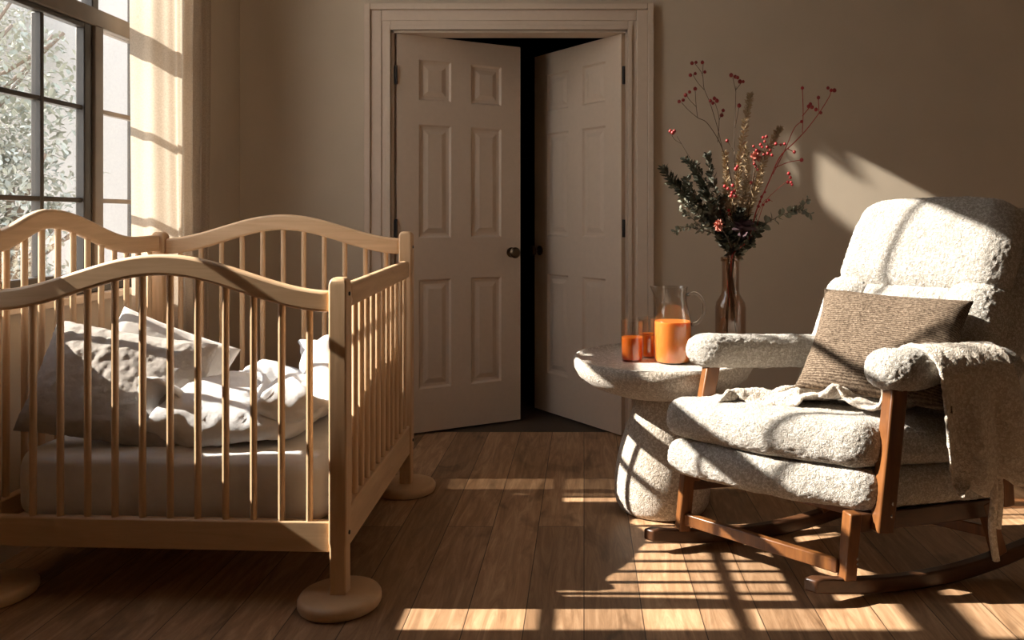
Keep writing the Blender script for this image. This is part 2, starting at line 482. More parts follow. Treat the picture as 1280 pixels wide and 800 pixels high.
# six-panel door leaf
def panel_ring(x0, x1, z0, z1, t, side):
    """a bolection frame with a raised field, in leaf space (x along, y out)"""
    s = side
    def rect(i, y): return [V((x0 + i, y, z0 + i)), V((x1 - i, y, z0 + i)), V((x1 - i, y, z1 - i)), V((x0 + i, y, z1 - i))]
    prof = [(0, 0), (.010, -.010), (.020, -.011), (.026, -.011), (.050, -.003), (.054, -.003)]
    vs = []
    for i, y in prof: vs += rect(i, s * (t / 2 + y))
    fs = []
    for r in range(len(prof) - 1):
        for k in range(4):
            a, b = r * 4 + k, r * 4 + (k + 1) % 4
            fs.append((a, b, b + 4, a + 4))
    fs.append(tuple(range(len(vs) - 4, len(vs))))
    return vs, fs

def door(idx, hinge, ang, w, knob_z, flip, label):
    """flip = +1: leaf runs to +x from hinge; -1: to -x"""
    t, z0, z1 = .036, .012, DZ - .014
    e = thing('door_%d' % idx, label, None, hinge, kind='structure')
    st, mid = w * .165, w * .16
    pw = (w - 2 * st - mid) / 2
    xs = [(st, st + pw), (st + pw + mid, w - st)]
    zr = [(.245, .775), (.985, 1.565), (1.685, 1.905)]
    zr = [(.235, .80), (1.015, 1.60), (1.725, 1.935)]
    ms = []
    for side in (-1, 1):
        y = side * t / 2
        # face grid with holes
        gx = sorted({0, w, *[a for p in xs for a in p]}); gz = sorted({z0, z1, *[a for p in zr for a in p]})
        for a, b in zip(gx, gx[1:]):
            for c, d in zip(gz, gz[1:]):
                if any(abs(a - p[0]) < 1e-6 for p in xs) and any(abs(c - q[0]) < 1e-6 for q in zr): continue
                ms.append(([V((a, y, c)), V((b, y, c)), V((b, y, d)), V((a, y, d))], [(0, 1, 2, 3) if side < 0 else (3, 2, 1, 0)]))
    ms.append(([V((0, -t/2, z0)), V((0, t/2, z0)), V((0, t/2, z1)), V((0, -t/2, z1))], [(0, 1, 2, 3)]))
    ms.append(([V((w, -t/2, z0)), V((w, t/2, z0)), V((w, t/2, z1)), V((w, -t/2, z1))], [(3, 2, 1, 0)]))
    ms.append(([V((0, -t/2, z1)), V((w, -t/2, z1)), V((w, t/2, z1)), V((0, t/2, z1))], [(0, 1, 2, 3)]))
    ms.append(([V((0, -t/2, z0)), V((w, -t/2, z0)), V((w, t/2, z0)), V((0, t/2, z0))], [(3, 2, 1, 0)]))
    panels = [(panel_ring(a, b, c, d, t, s)) for a, b in xs for c, d in zr for s in (-1, 1)]
    rz = ang if flip > 0 else PI - ang
    R = Matrix.Rotation(rz, 3, 'Z'); h = V(hinge)
    def place(m): return [R @ V(v) + h for v in m[0]], m[1]
    m = place(join(*(ms + panels)))
    lf = part('door_leaf', m, M['door'], e, smooth=False)
    bm = bmesh.new(); bm.from_mesh(lf.data); bmesh.ops.remove_doubles(bm, verts=bm.verts, dist=1e-5); bmesh.ops.recalc_face_normals(bm, faces=bm.faces); bm.to_mesh(lf.data); bm.free()
    # knobs either face
    kn = []
    for s in (-1, 1):
        prof = [(.0, 0), (.027, 0), (.028, .004), (.012, .009), (.009, .03), (.02, .036), (.029, .046), (.030, .056), (.022, .066), (0, .069)]
        kv, kf = lathe(prof, (0, 0, 0), 24)
        kv = [V((w - .055 + v.x, s * (t / 2 + v.z), knob_z + v.y)) for v in kv]
        o = part('door_knob', place((kv, kf)), M['brass'], e)
    for hz in (.25, 1.02, 1.80):
        part('hinge', place(join(box(-.012, .0, -t/2 - .004, -t/2 + .03, hz, hz + .09), tube([(-.006, -t/2 - .006, hz - .003), (-.006, -t/2 - .006, hz + .093)], .006, 8))), M['hinge'], e)
    return e
door(1, (DX0 + .020, WY + .022, 0), math.atan2(.332, .601), .685, .93, 1, 'cream six-panel door leaf standing ajar on the left of the dark opening')
door(2, (DX1 - .018, WY + .022, 0), math.atan2(.60, .48), .765, .93, -1, 'cream six-panel door leaf opened deeper into the dark room on the right')

# ------------------------------------------------------------------ the window
wf = thing('window_1', None, None, (WX - .03, (WIN_Y0 + WIN_Y1) / 2, WIN_Z0), kind='structure')
def wb(y0, y1, z0, z1, x0, x1): return box(x0, x1, y0, y1, z0, z1)
TZ0, TZ1 = 1.865, 1.935
MY = 3.10                                            # mullion between casement and sidelight
xo0, xo1 = WX - .060, WX - .004
part('window_frame', join(
    wb(WIN_Y0, WIN_Y0 + .035, WIN_Z0, WIN_Z1, xo0, xo1), wb(WIN_Y1 - .03, WIN_Y1, WIN_Z0, WIN_Z1, xo0, xo1),
    wb(WIN_Y0 + .035, WIN_Y1 - .03, WIN_Z0, WIN_Z0 + .04, xo0, xo1), wb(WIN_Y0 + .035, WIN_Y1 - .03, WIN_Z1 - .04, WIN_Z1, xo0, xo1)), M['win'], wf, bevel=.004)
part('transom_bar', wb(WIN_Y0 + .035, WIN_Y1 - .03, TZ0, TZ1, xo0, WX + .005), M['win_light'], wf, bevel=.005)
part('mullion', wb(MY, MY + .055, WIN_Z0 + .04, TZ0, xo0 + .01, xo1 + .01), M['win_light'], wf, bevel=.004)
part('mullion', wb(MY, MY + .04, TZ1, WIN_Z1 - .04, xo0 + .01, xo1), M['win'], wf, bevel=.004)
part('casement_frame', join(wb(WIN_Y0 + .035, WIN_Y0 + .075, WIN_Z0 + .04, TZ0, xo0 + .02, xo1), wb(MY - .05, MY, WIN_Z0 + .04, TZ0, xo0 + .02, xo1),
     wb(WIN_Y0 + .075, MY - .05, WIN_Z0 + .04, WIN_Z0 + .08, xo0 + .02, xo1), wb(WIN_Y0 + .075, MY - .05, TZ0 - .02, TZ0, xo0 + .02, xo1)), M['win'], wf, bevel=.004)
def muntins(y0, y1, z0, z1, ys, zs, mat):
    ms = []
    w = .009
    zc = [z0] + zs + [z1]
    for y in ys: ms.append(wb(y - w, y + w, z0, z1, xo0 + .012, xo1 - .008))
    yy = [y0] + ys + [y1]
    for a, b in zip(yy, yy[1:]):
        for z in zs: ms.append(wb(a + (w if a != y0 else 0), b - (w if b != y1 else 0), z - w, z + w, xo0 + .014, xo1 - .010))
    part('muntin_grid', join(*ms), mat, wf, bevel=.003)
    part('pane', wb(y0, y1, z0, z1, xo0 + .028, xo0 + .032), M['pane'], wf, smooth=False)
muntins(WIN_Y0 + .075, MY - .05, WIN_Z0 + .08, TZ0 - .02, [2.385, 2.61, 2.825], [1.187, 1.541], M['win'])
muntins(MY + .055, WIN_Y1 - .03, WIN_Z0 + .04, TZ0, [], [1.187, 1.541], M['win_light'])
muntins(WIN_Y0 + .035, MY, TZ1, WIN_Z1 - .04, [2.45, 2.78], [2.45], M['win'])
muntins(MY + .04, WIN_Y1 - .03, TZ1, WIN_Z1 - .04, [], [2.45], M['win'])
part('window_sill', wb(WIN_Y0 - .04, WIN_Y1 + .03, WIN_Z0 - .03, WIN_Z0, WX - .064, WX + .035), M['trim'], wf, bevel=.005)
# curtain
def curtain():
    path = []
    n = 150
    a, b, c = V((-1.825, 3.20, 0)), V((-1.715, 3.44, 0)), V((-1.70, 3.61, 0))
    vs, fs = [], []
    nz = 60
    for i in range(n + 1):
        t = i / n
        p = a.lerp(b, t / .5) if t < .5 else b.lerp(c, (t - .5) / .5)
        for k in range(nz + 1):
            z = .02 + (3.27 - .02) * k / nz
            f = 1 - .25 * (k / nz)
            ph = (t ** 1.3) * 2 * PI * 4.2 + 1.9 * noise.noise(V((t * 3, z * .35, 3))) + .5 * math.sin(z * .9)
            am = .017 + .010 * noise.noise(V((t * 5, z * .5, 9)))
            off = am * math.sin(ph) + .006 * math.sin(2.3 * ph + 1)
            nr = V((.9, -.42, 0)) if t < .5 else V((1, -.08, 0))
            dy = .012 * math.sin(z * 1.7 + t * 4)
            vs.append(p + nr * off + V((0, dy, z)))
    for i in range(n):
        for k in range(nz):
            q = i * (nz + 1) + k; fs.append((q, q + nz + 1, q + nz + 2, q + 1))
    return vs, fs
cu = tag(build('curtain', curtain(), M['linen'], origin=(-1.72, 3.45, 0), angle=180), 'sheer beige linen curtain hanging at the right edge of the window', 'curtain')
rod = thing('curtain_rod', 'dark curtain rod above the window carrying the linen curtain', 'curtain rod', (-1.79, 2.8, 3.32))
part('rod', tube([(-1.79, 1.9, 3.32), (-1.79, 3.44, 3.32)], .012, 12), M['win'], rod)
for y in (1.95, 3.38): part('bracket', beam((-1.9, y, 3.32), (-1.79, y, 3.32), .014, .014), M['win'], rod)

# ------------------------------------------------------------------ the crib
CF = thing('crib', 'pale beech baby crib with arched ends, thin bars and round disc feet', 'crib', (-1.24, 2.8, 0))
FR, FL, BR, BL = V((-.706, 2.315, 0)), V((-1.765, 2.365, 0)), V((-.727, 3.275, 0)), V((-1.735, 3.275, 0))
def post(c, top, w=.052):
    zs = [.034, .17, .19, top - .020, top - .006, top]
    ws = [w * .92, w * .92, w, w, w * .86, w * .55]
    vs, fs = [], []
    for z, q in zip(zs, ws):
        for i, j in ((-1, -1), (1, -1), (1, 1), (-1, 1)): vs.append(c + V((i * q / 2, j * q / 2, z)))
    for r in range(len(zs) - 1):
        for k in range(4):
            a, b = r * 4 + k, r * 4 + (k + 1) % 4; fs.append((a, b, b + 4, a + 4))
    fs += [(3, 2, 1, 0), tuple(range(len(vs) - 4, len(vs)))]
    return vs, fs
for c, top in ((FR, .948), (FL, 1.10), (BR, 1.064), (BL, 1.062)):
    po = part('post', post(c, top), M['crib_v'], CF, bevel=.008, seg=3)
    fc = c.copy()
    if c is FL: fc = c + V((.015, 0, 0))
    part('foot', lathe([(0, .0), (.106, 0), (.114, .004), (.118, .012), (.118, .026), (.113, .034), (.104, .038), (0, .038)], fc, 48), M['crib'], po)
def arch(a, b, zf, th, thick, n=40, inset=.026):
    """curved rail from a to b; zf(t) top edge; th height"""
    d = (b - a); L = d.length; d = d / L; s = V((-d.y, d.x, 0))
    vs, fs = [], []
    for i in range(n + 1):
        t = (inset + (L - 2 * inset) * i / n) / L
        p = a + d * L * t; zt = zf(t)
        e = .002
        sl = math.atan((zf(min(1, t + e)) - zf(max(0, t - e))) / (2 * e * L))
        hh = th / math.cos(sl) if abs(sl) < 1 else th
        for q, z in ((-1, zt - hh), (1, zt - hh), (1, zt), (-1, zt)): vs.append(p + s * q * thick / 2 + V((0, 0, z)))
    for i in range(n):
        for k in range(4):
            x, y = i * 4 + k, i * 4 + (k + 1) % 4; fs.append((x, y, y + 4, x + 4))
    fs += [(3, 2, 1, 0), tuple(range(len(vs) - 4, len(vs)))]
    return vs, fs
bump_ = lambda t: .5 + .5 * math.cos(2 * PI * (t - .5))
zfront = lambda t: .905 + .108 * bump_(t) + .004 * (2 * t - 1) ** 8
zback = lambda t: 1.034 + .099 * bump_(t)
def interp(keys):
    def f(x):
        if x <= keys[0][0]: return keys[0][1]
        for (a, za), (b, zb) in zip(keys, keys[1:]):
            if x <= b: return za + (zb - za) * (.5 - .5 * math.cos(PI * (x - a) / (b - a)))
        return keys[-1][1]
    return f
zl = interp([(2.36, 1.075), (2.62, 1.148), (3.10, 1.046), (3.28, 1.05)])
zleft = lambda t: zl(FL.y + (BL.y - FL.y) * t)
zright = lambda t: .928 + .018 * t
part('headboard_rail', arch(FL, FR, zfront, .062, .030), M['crib_x'], CF, bevel=.009, seg=3)
part('headboard_rail', arch(BL, BR, zback, .064, .030), M['crib_x'], CF, bevel=.009, seg=3)
part('side_rail', arch(FL, BL, zleft, .064, .030), M['crib_y'], CF, bevel=.009, seg=3)
part('side_rail', arch(FR + V((.012, 0, 0)), BR + V((.004, -.02, 0)), zright, .070, .034, inset=.02), M['crib_y'], CF, bevel=.012, seg=3)
RB0, RB1 = .155, .243
part('bottom_rail', arch(FL, FR, lambda t: RB1, RB1 - RB0, .028, 2), M['crib_x'], CF, bevel=.005)
part('bottom_rail', arch(BL, BR, lambda t: RB1, RB1 - RB0, .028, 2), M['crib_x'], CF, bevel=.005)
part('bottom_rail', arch(FL, BL, lambda t: .27, .11, .028, 2), M['crib_y'], CF, bevel=.005)
part('bottom_rail', arch(FR + V((.006, 0, 0)), BR + V((.004, 0, 0)), lambda t: .275, .115, .030, 2), M['crib_y'], CF, bevel=.005)
def bars(a, b, ts, zf, th, z0, r=.0098):
    d = (b - a)
    for t in ts:
        p = a + d * t; z1 = zf(t) - th + .012
        part('bar', tube([p + V((0, 0, z0)), p + V((0, 0, (z0 + z1) / 2)), p + V((0, 0, z1))], r, 12), M['crib_v'], CF, angle=60)
tf = [((36 + 35.4 * k - CX) * .00234 - FL.x) / (FR.x - FL.x) for k in range(11)]
bars(FL, FR, tf, zfront, .062, RB1 - .01)
bars(BL, BR, [(k + 1) / 12 for k in range(11)], zback, .064, RB1 - .01)
bars(FL, BL, [(k + 1) / 12 for k in range(11)], zleft, .064, .26)
bars(FR + V((.006, 0, 0)), BR + V((.004, 0, 0)), [(k + .9) / 12.8 for k in range(12)], zright, .070, .265)
part('base_panel', ([V((p.x, p.y, z)) for z in (.195, .212) for p in (FL + V((.03, .02, 0)), FR + V((-.03, .02, 0)), BR + V((-.03, -.02, 0)), BL + V((.03, -.02, 0)))],
     [(3, 2, 1, 0), (4, 5, 6, 7), (0, 1, 5, 4), (1, 2, 6, 5), (2, 3, 7, 6), (3, 0, 4, 7)]), M['crib_x'], CF, smooth=False)
for c, z in ((FR, .90), (FR, .21), (BR, 1.0), (BR, .21)):
    part('bolt', tube([c + V((.024, 0, z)), c + V((.029, 0, z))], .006, 10), M['blackbolt'], CF)

# mattress with fitted sheet
def bilerp(u, v): return FL.lerp(FR, u).lerp(BL.lerp(BR, u), v)
mm = rbox(1.0, .9, .205, .05, (60, 54, 12), (.0, .0, .008))
def mwarp(v):
    u, w = v.x / 1.0 + .5, v.y / .9 + .5
    p = bilerp(.045 + .910 * u, .045 + .91 * w)
    wr = 0
    side = max(0, abs(v.y) / .45 - .86) / .14 + max(0, abs(v.x) / .5 - .88) / .12
    wr = .005 * side * noise.noise(V((v.x * 4, v.y * 4, v.z * 34)))
    zz = .316 + v.z + (.003 * noise.noise(V((v.x * 6, v.y * 6, 0))) if v.z > .08 else 0)
    return V((p.x + (wr if abs(v.x) > .44 else 0), p.y - wr, zz))
mt = tag(build('mattress', warp(mm, mwarp), M['sheet'], origin=(-1.24, 2.8, .2135), angle=180), 'thick crib mattress in a white fitted sheet lying inside the crib', 'mattress')

# pillows: a flat square cushion with pinched corners
def pillow_mesh(w, h, t, n=44, pinch=.10, seed=0, wr=.004, ws=14):
    vs, fs = [], []
    N = n + 1
    for side in (1, -1):
        for i in range(N):
            for j in range(N):
                a, b = 2 * i / n - 1, 2 * j / n - 1
                sx = 1 - pinch * (1 - a * a) * 0 - pinch * (abs(b) ** 2) * (1 - abs(a) ** 6) * 0
                ex = a * w / 2 * (1 - pinch * (1 - b * b) * abs(a) ** 2)
                ey = b * h / 2 * (1 - pinch * (1 - a * a) * abs(b) ** 2)
                th = t / 2 * max(0, (1 - a ** 4)) ** .55 * max(0, (1 - b ** 4)) ** .55
                edge = min(1, 4 * th / t)
                nn = noise.noise(V((ex * ws, ey * ws, seed + side * 3))) + .6 * noise.noise(V((ex * ws * 2.2, ey * ws * 2.2, seed + 7)))
                fold = 1 - abs(noise.noise(V((ex * 5 + ey * 4, ey * 9 - ex * 3, seed + 20)))) * 3
                z = side * (th + edge * wr * nn + edge * wr * 1.3 * max(0, fold))
                vs.append(V((ex, ey, z)))
    for s in (0, 1):
        o = s * N * N
        for i in range(n):
            for j in range(n):
                q = o + i * N + j; f = (q, q + N, q + N + 1, q + 1); fs.append(f if s == 0 else f[::-1])
    return vs, fs
def put_pillow(name, mesh, mat, center, R, label, cat, parent=None, group=None):
    c = V(center)
    m = [R @ v + c for v in mesh[0]], mesh[1]
    o = build(name, m, mat, origin=c, rot=R.to_4x4().to_3x3(), angle=180)
    bm = bmesh.new(); bm.from_mesh(o.data); bmesh.ops.remove_doubles(bm, verts=bm.verts, dist=1e-4); bm.to_mesh(o.data); bm.free()
    return tag(o, label, cat, group)
def frame(xd, yd):
    x = V(xd).normalized(); y = V(yd); y = (y - x * y.dot(x)).normalized(); z = x.cross(y)
    return Matrix((x, y, z)).transposed()

displace(put_pillow('pillow', pillow_mesh(.53, .36, .14, seed=2, wr=.0035, pinch=.05), M['pillowcase'], (-1.468, 2.525, .588), frame((1, .02, -.16), (.13, .40, .90)),
           'oatmeal linen pillow with embroidered texture leaning in the front left of the crib', 'pillow'), .008, .022, sub=1)
put_pillow('pillow', pillow_mesh(.42, .34, .10, seed=11, wr=.003, pinch=.05), M['pillow2'], (-1.455, 2.735, .585), frame((1, .10, -.40), (.35, .36, .86)),
           'plain pale pillow in the crib showing behind the embroidered one', 'pillow')

#@@DUVET@@
# ------------------------------------------------------------------ cloth that is really let fall and crumple
import numpy as np
def links(nx, ny, bend):
    out = []
    for di, dj, st in ((1, 0, 1), (0, 1, 1), (1, 1, .6), (1, -1, .6), (2, 0, bend), (0, 2, bend), (4, 0, bend / 2), (0, 4, bend / 2)):
        sets = ([], [])
        for i in range(nx + 1):
            for j in range(ny + 1):
                a, b = i + di, j + dj
                if a <= nx and 0 <= b <= ny: sets[(i // di if di else j // dj) % 2].append((i * (ny + 1) + j, a * (ny + 1) + b))
        for q in sets:
            if q: out.append((np.array(q), st))
    return out
def let_fall(nx, ny, length, width, start, collide, steps, gap, bend, damp=.985, fric=.5, hold=0, iters=10):
    flat = np.array([[i * length / nx, j * width / ny, 0] for i in range(nx + 1) for j in range(ny + 1)])
    x = np.array([start(i / nx, j / ny) for i in range(nx + 1) for j in range(ny + 1)], float)
    v = np.zeros_like(x)
    G = [(q[:, 0], q[:, 1], s, np.linalg.norm(flat[q[:, 0]] - flat[q[:, 1]], axis=1)) for q, s in links(nx, ny, bend)]
    n = len(x); I = np.arange(n) // (ny + 1); J = np.arange(n) % (ny + 1)
    far = np.triu(~((abs(I[:, None] - I[None, :]) <= 1) & (abs(J[:, None] - J[None, :]) <= 1)), 1)
    gap = min(gap, .95 * length / nx); dt = 1 / 120; a = b = np.array([], int)
    for t in range(steps):
        v[:, 2] -= 9.8 * dt; v *= damp; p = x + v * dt
        if t % 4 == 0:
            p32 = p.astype(np.float32) - p.mean(0).astype(np.float32); sq = (p32 ** 2).sum(1)
            a, b = np.nonzero(((sq[:, None] + sq[None, :] - 2 * p32 @ p32.T) < (gap * 1.7) ** 2) & far)
        for it in range(iters):
            for ia, ib, s, rest in G:
                d = p[ia] - p[ib]; l = np.sqrt((d * d).sum(1)) + 1e-9
                k = (l - rest) / l * .5 * s
                if s < .5: k = np.where(l < rest, k, 0)
                d *= k[:, None]; p[ia] -= d; p[ib] += d
            if len(a) and it % 2 == 0:
                d = p[a] - p[b]; l = np.sqrt((d * d).sum(1)) + 1e-9
                d *= np.where(l < gap, (gap - l) / l * .45, 0)[:, None]
                cnt = np.sqrt(np.maximum(1, np.bincount(a, minlength=n) + np.bincount(b, minlength=n)))[:, None]
                acc = np.stack([np.bincount(a, d[:, c], n) - np.bincount(b, d[:, c], n) for c in range(3)], 1)
                p += acc / cnt
            p, hit = collide(p, t / steps)
            if hold: p[hit, :2] += (x[hit, :2] - p[hit, :2]) * hold
        nv = (p - x) / dt; nv[hit] *= max(0, 1 - fric * .3)
        nv *= np.minimum(1, 3 / np.maximum(np.sqrt((nv * nv).sum(1)), 1e-6))[:, None]
        v = nv; x = p
    return [V(q) for q in x.tolist()]
def ripple(x, y, s):
    r = random.Random(s)
    return sum(math.sin(r.uniform(-1, 1) * x + r.uniform(-1, 1) * y + r.uniform(0, 6)) for _ in range(6)) / 3
def sheet_faces(nx, ny): return [(i * (ny + 1) + j, (i + 1) * (ny + 1) + j, (i + 1) * (ny + 1) + j + 1, i * (ny + 1) + j + 1) for i in range(nx) for j in range(ny)]
def soft(vs, nx, ny, k=.5, times=1):
    """even the sheet out a little"""
    for _ in range(times):
        out = list(vs)
        for i in range(nx + 1):
            for j in range(ny + 1):
                nb = [vs[a * (ny + 1) + b] for a, b in ((i - 1, j), (i + 1, j), (i, j - 1), (i, j + 1)) if 0 <= a <= nx and 0 <= b <= ny]
                m = V((0, 0, 0))
                for q in nb: m += q
                out[i * (ny + 1) + j] = vs[i * (ny + 1) + j].lerp(m / len(nb), k)
        vs = out
    return vs
def fall_duvet():
    x0, x1, y0, y1, z0 = -1.36, -.775, 2.415, 3.10, .428
    cx, cy = (x0 + x1) / 2, (y0 + y1) / 2; L, W = 1.45, 1.40
    def start(a, b):
        x = cx + (a - .5) * L; y = cy + (b - .5) * W
        return (x, y, z0 + .10 + .06 * ripple(x * 18, y * 18, 1) + .03 * ripple(x * 40, y * 40, 2) + .05 * a)
    def collide(p, t):
        k = smoothstep(t / .6); q = p.copy()
        A0, A1 = cx - (1 - k) * L / 2 - k * (cx - x0), cx + (1 - k) * L / 2 + k * (x1 - cx)
        B0, B1 = cy - (1 - k) * W / 2 - k * (cy - y0), cy + (1 - k) * W / 2 + k * (y1 - cy)
        q[:, 0] = np.clip(p[:, 0], A0, A1); q[:, 1] = np.clip(p[:, 1], B0, B1); ground = z0 + .12 * np.clip((p[:, 0] + .97) / .19, 0, 1) ** 1.5; q[:, 2] = np.maximum(p[:, 2], ground)
        top = z0 + .19 + .17 * np.clip((q[:, 0] + 1.15) / .38, 0, 1)
        if t < .65: q[:, 2] = np.where(q[:, 2] > top, top + (q[:, 2] - top) * .85, q[:, 2])
        return q, p[:, 2] <= ground + .001
    return let_fall(52, 52, L, W, start, collide, 300, .0262, .07)
DUVET = fall_duvet()
dv = tag(build('duvet', (soft(DUVET, 52, 52, .5, 2), sheet_faces(52, 52)), M['duvet'], origin=(-1.06, 2.72, .425), angle=180),
         'crumpled white cotton duvet heaped on the right of the crib mattress', 'duvet')
sm_ = dv.modifiers.new('thickness', 'SOLIDIFY'); sm_.thickness = .016; sm_.offset = 1
ss_ = dv.modifiers.new('subsurf', 'SUBSURF'); ss_.levels = ss_.render_levels = 1
displace(dv, .016, .035)

#@@END DUVET@@

# ------------------------------------------------------------------ rocking chair
O_ = V((.30, 2.70, 0)); W_ = V((.765, -.644, 0)); B_ = V((.95, .31, 0))
SD = V((.31, -.95, 0))
def C(u, v, z): return O_ + W_ * u + B_ * v + V((0, 0, z))
RC = thing('rocking_chair', 'cream boucle rocking chair with dark walnut frame and curved rockers', 'rocking chair', C(.29, .3, 0))
WU = .57
rock = lambda v: max(0, (v - .32)) ** 2 / 3.1 + (max(0, .32 - v) ** 2 / 4.2)
for u in (.0, WU):
    vs, fs = [], []
    n = 40
    for i in range(n + 1):
        v = -.09 + (.93 + .09) * i / n
        hgt = .046 * (1 - .25 * max(0, (v - .6) / .3)) * (1 if i else .8)
        z = rock(v) + .001
        for q, zz in ((-1, z), (1, z), (1, z + hgt), (-1, z + hgt)): vs.append(C(u, v, zz) + W_ * q * .020)
    for i in range(n):
        for k in range(4):
            x, y = i * 4 + k, i * 4 + (k + 1) % 4; fs.append((x, y, y + 4, x + 4))
    fs += [(3, 2, 1, 0), tuple(range(len(vs) - 4, len(vs)))]
    part('rocker', (vs, fs), M['rockwood'], RC, bevel=.006)
    # lower legs
    part('leg', beam(C(u, .035, rock(.035) + .043), C(u, .055, .255), .042, .040, SD), M['chairwood'], RC, bevel=.004)
    part('leg', beam(C(u, .60, rock(.60) + .040), C(u, .54, .235), .036, .040, SD), M['chairwood'], RC, bevel=.004)
    # side rail of the seat frame
    part('seat_rail', beam(C(u, .04, .225), C(u, .60, .215), .034, .055, W_), M['rockwood'], RC, bevel=.004)
# arm posts
part('arm_post', beam(C(.0, .07, .23), C(.0, .145, .615), .040, .050, SD), M['chairwood'], RC, bevel=.005)
ap = part('arm_post', beam(C(WU + .035, .115, .20), C(WU + .035, .165, .615), .046, .056, SD), M['chairwood'], RC, bevel=.005)
for z in (.25, .285):
    v0 = .115 + (z - .2) * .05 / .415
    part('bolt', tube([C(WU + .056, v0, z), C(WU + .062, v0, z)], .0055, 10), M['bolt'], RC)
for z in (.11, .125): part('bolt', tube([C(WU + .018, .045, z), C(WU + .026, .045, z)], .004, 8), M['bolt'], RC)
part('arm_post', beam(C(.0, .58, .24), C(.0, .56, .60), .036, .040, SD), M['chairwood'], RC, bevel=.004)
part('arm_post', beam(C(WU + .02, .60, .22), C(WU + .02, .57, .60), .036, .040, SD), M['chairwood'], RC, bevel=.004)
part('stretcher', beam(C(.02, .03, .085 + .02), C(WU - .02, .03, .095), .040, .024, (0, 0, 1)), M['chairwood'], RC, bevel=.004)
part('stretcher', beam(C(.02, .585, .13), C(WU - .02, .585, .13), .036, .022, (0, 0, 1)), M['chairwood'], RC, bevel=.004)
part('seat_rail', beam(C(.02, .12, .240), C(WU - .02, .12, .240), .026, .026, (0, 0, 1)), M['chairwood'], RC, bevel=.004)
# upholstery
def chair_cushion(name, cu_, cv, cz, su, sv, sz, r, n, puff, tilt=0, mat='boucle', bend=None, relief=(.0055, .010)):
    m = rbox(su, sv, sz, r, n, puff)
    def f(p):
        if bend: p = bend(p)
        v, z = p.y * math.cos(tilt) - p.z * math.sin(tilt), p.y * math.sin(tilt) + p.z * math.cos(tilt)
        return C(cu_ + p.x, cv + v, cz + z)
    o = part(name, warp(m, f), M[mat], RC, angle=180)
    displace(o, .010, .09, sub=1)
    displace(o, relief[0], relief[1])
    return o
def seatbend(p):
    # rounder front, near front corner set back
    q = p.copy()
    if p.y < 0: q.y += .075 * smoothstep((p.x + .0) / .30) * smoothstep(-p.y / .27)
    return q
chair_cushion('seat_base', .285, .285, .308, .63, .60, .125, .048, (48, 46, 12), (.0, .012, .004), tilt=-.03, bend=seatbend)
chair_cushion('seat_cushion', .285, .275, .437, .62, .60, .135, .052, (48, 46, 12), (.005, .014, .014), tilt=-.05, bend=seatbend)
# armrests
chair_cushion('armrest', .0, .355, .653, .13, .56, .115, .055, (14, 44, 14), (.0, 0, .0), tilt=-.055)
chair_cushion('armrest', WU + .035, .345, .665, .14, .50, .125, .060, (14, 44, 14), (.0, 0, .0), tilt=-.03)
# backrest (built upright, then reclined by the tilt)
TL = .36
def back_piece(name, u, h, d, su, sh, sd, r, n, puff, bend=None, mat='boucle'):
    """h up the back, d out from its front face"""
    base = (.535, .36)
    m = rbox(su, sd, sh, r, n, puff)
    def f(p):
        if bend: p = bend(p)
        hh, dd = h + p.z, d - p.y      # dd towards the sitter
        v = base[0] + hh * math.sin(TL) - dd * math.cos(TL)
        z = base[1] + hh * math.cos(TL) + dd * math.sin(TL)
        return C(u + p.x, v, z)
    o = part(name, warp(m, f), M[mat], RC, angle=180)
    displace(o, .010, .09, sub=1)
    displace(o, .0055, .010)
    return o
def topround(p):
    q = p.copy()
    if p.z > 0: q.x *= 1 - .16 * (p.z / .43) ** 3
    return q
UB = .255
back_piece('backrest_shell', UB, .43, -.06, .56, .86, .11, .05, (44, 60, 10)[0:1] + (10, 60), (0, .0, .01), topround)
back_piece('back_pad', UB, .69, .035, .53, .34, .13, .06, (40, 12, 26), (0, .02, .01), lambda p: V((p.x * (1 - .12 * max(0, p.z / .15) ** 2), p.y, p.z)))
back_piece('back_pad', UB, .33, .03, .34, .44, .12, .045, (30, 12, 36), (0, .02, .0))
back_piece('back_bolster', UB - .205, .31, .040, .15, .50, .15, .055, (12, 14, 40), (0, .01, 0))
back_piece('back_bolster', UB + .205, .31, .040, .15, .50, .15, .055, (12, 14, 40), (0, .01, 0))

# brown woven cushion on the seat
put_pillow('throw_pillow', pillow_mesh(.48, .40, .13, seed=5, wr=.003, pinch=.09), M['woven'], V((.955, 2.56, .712)), frame((.324, -.24, -.012), (.182, .14, .26)),
           'brown woven wool lumbar cushion leaning against the back of the rocking chair', 'cushion')

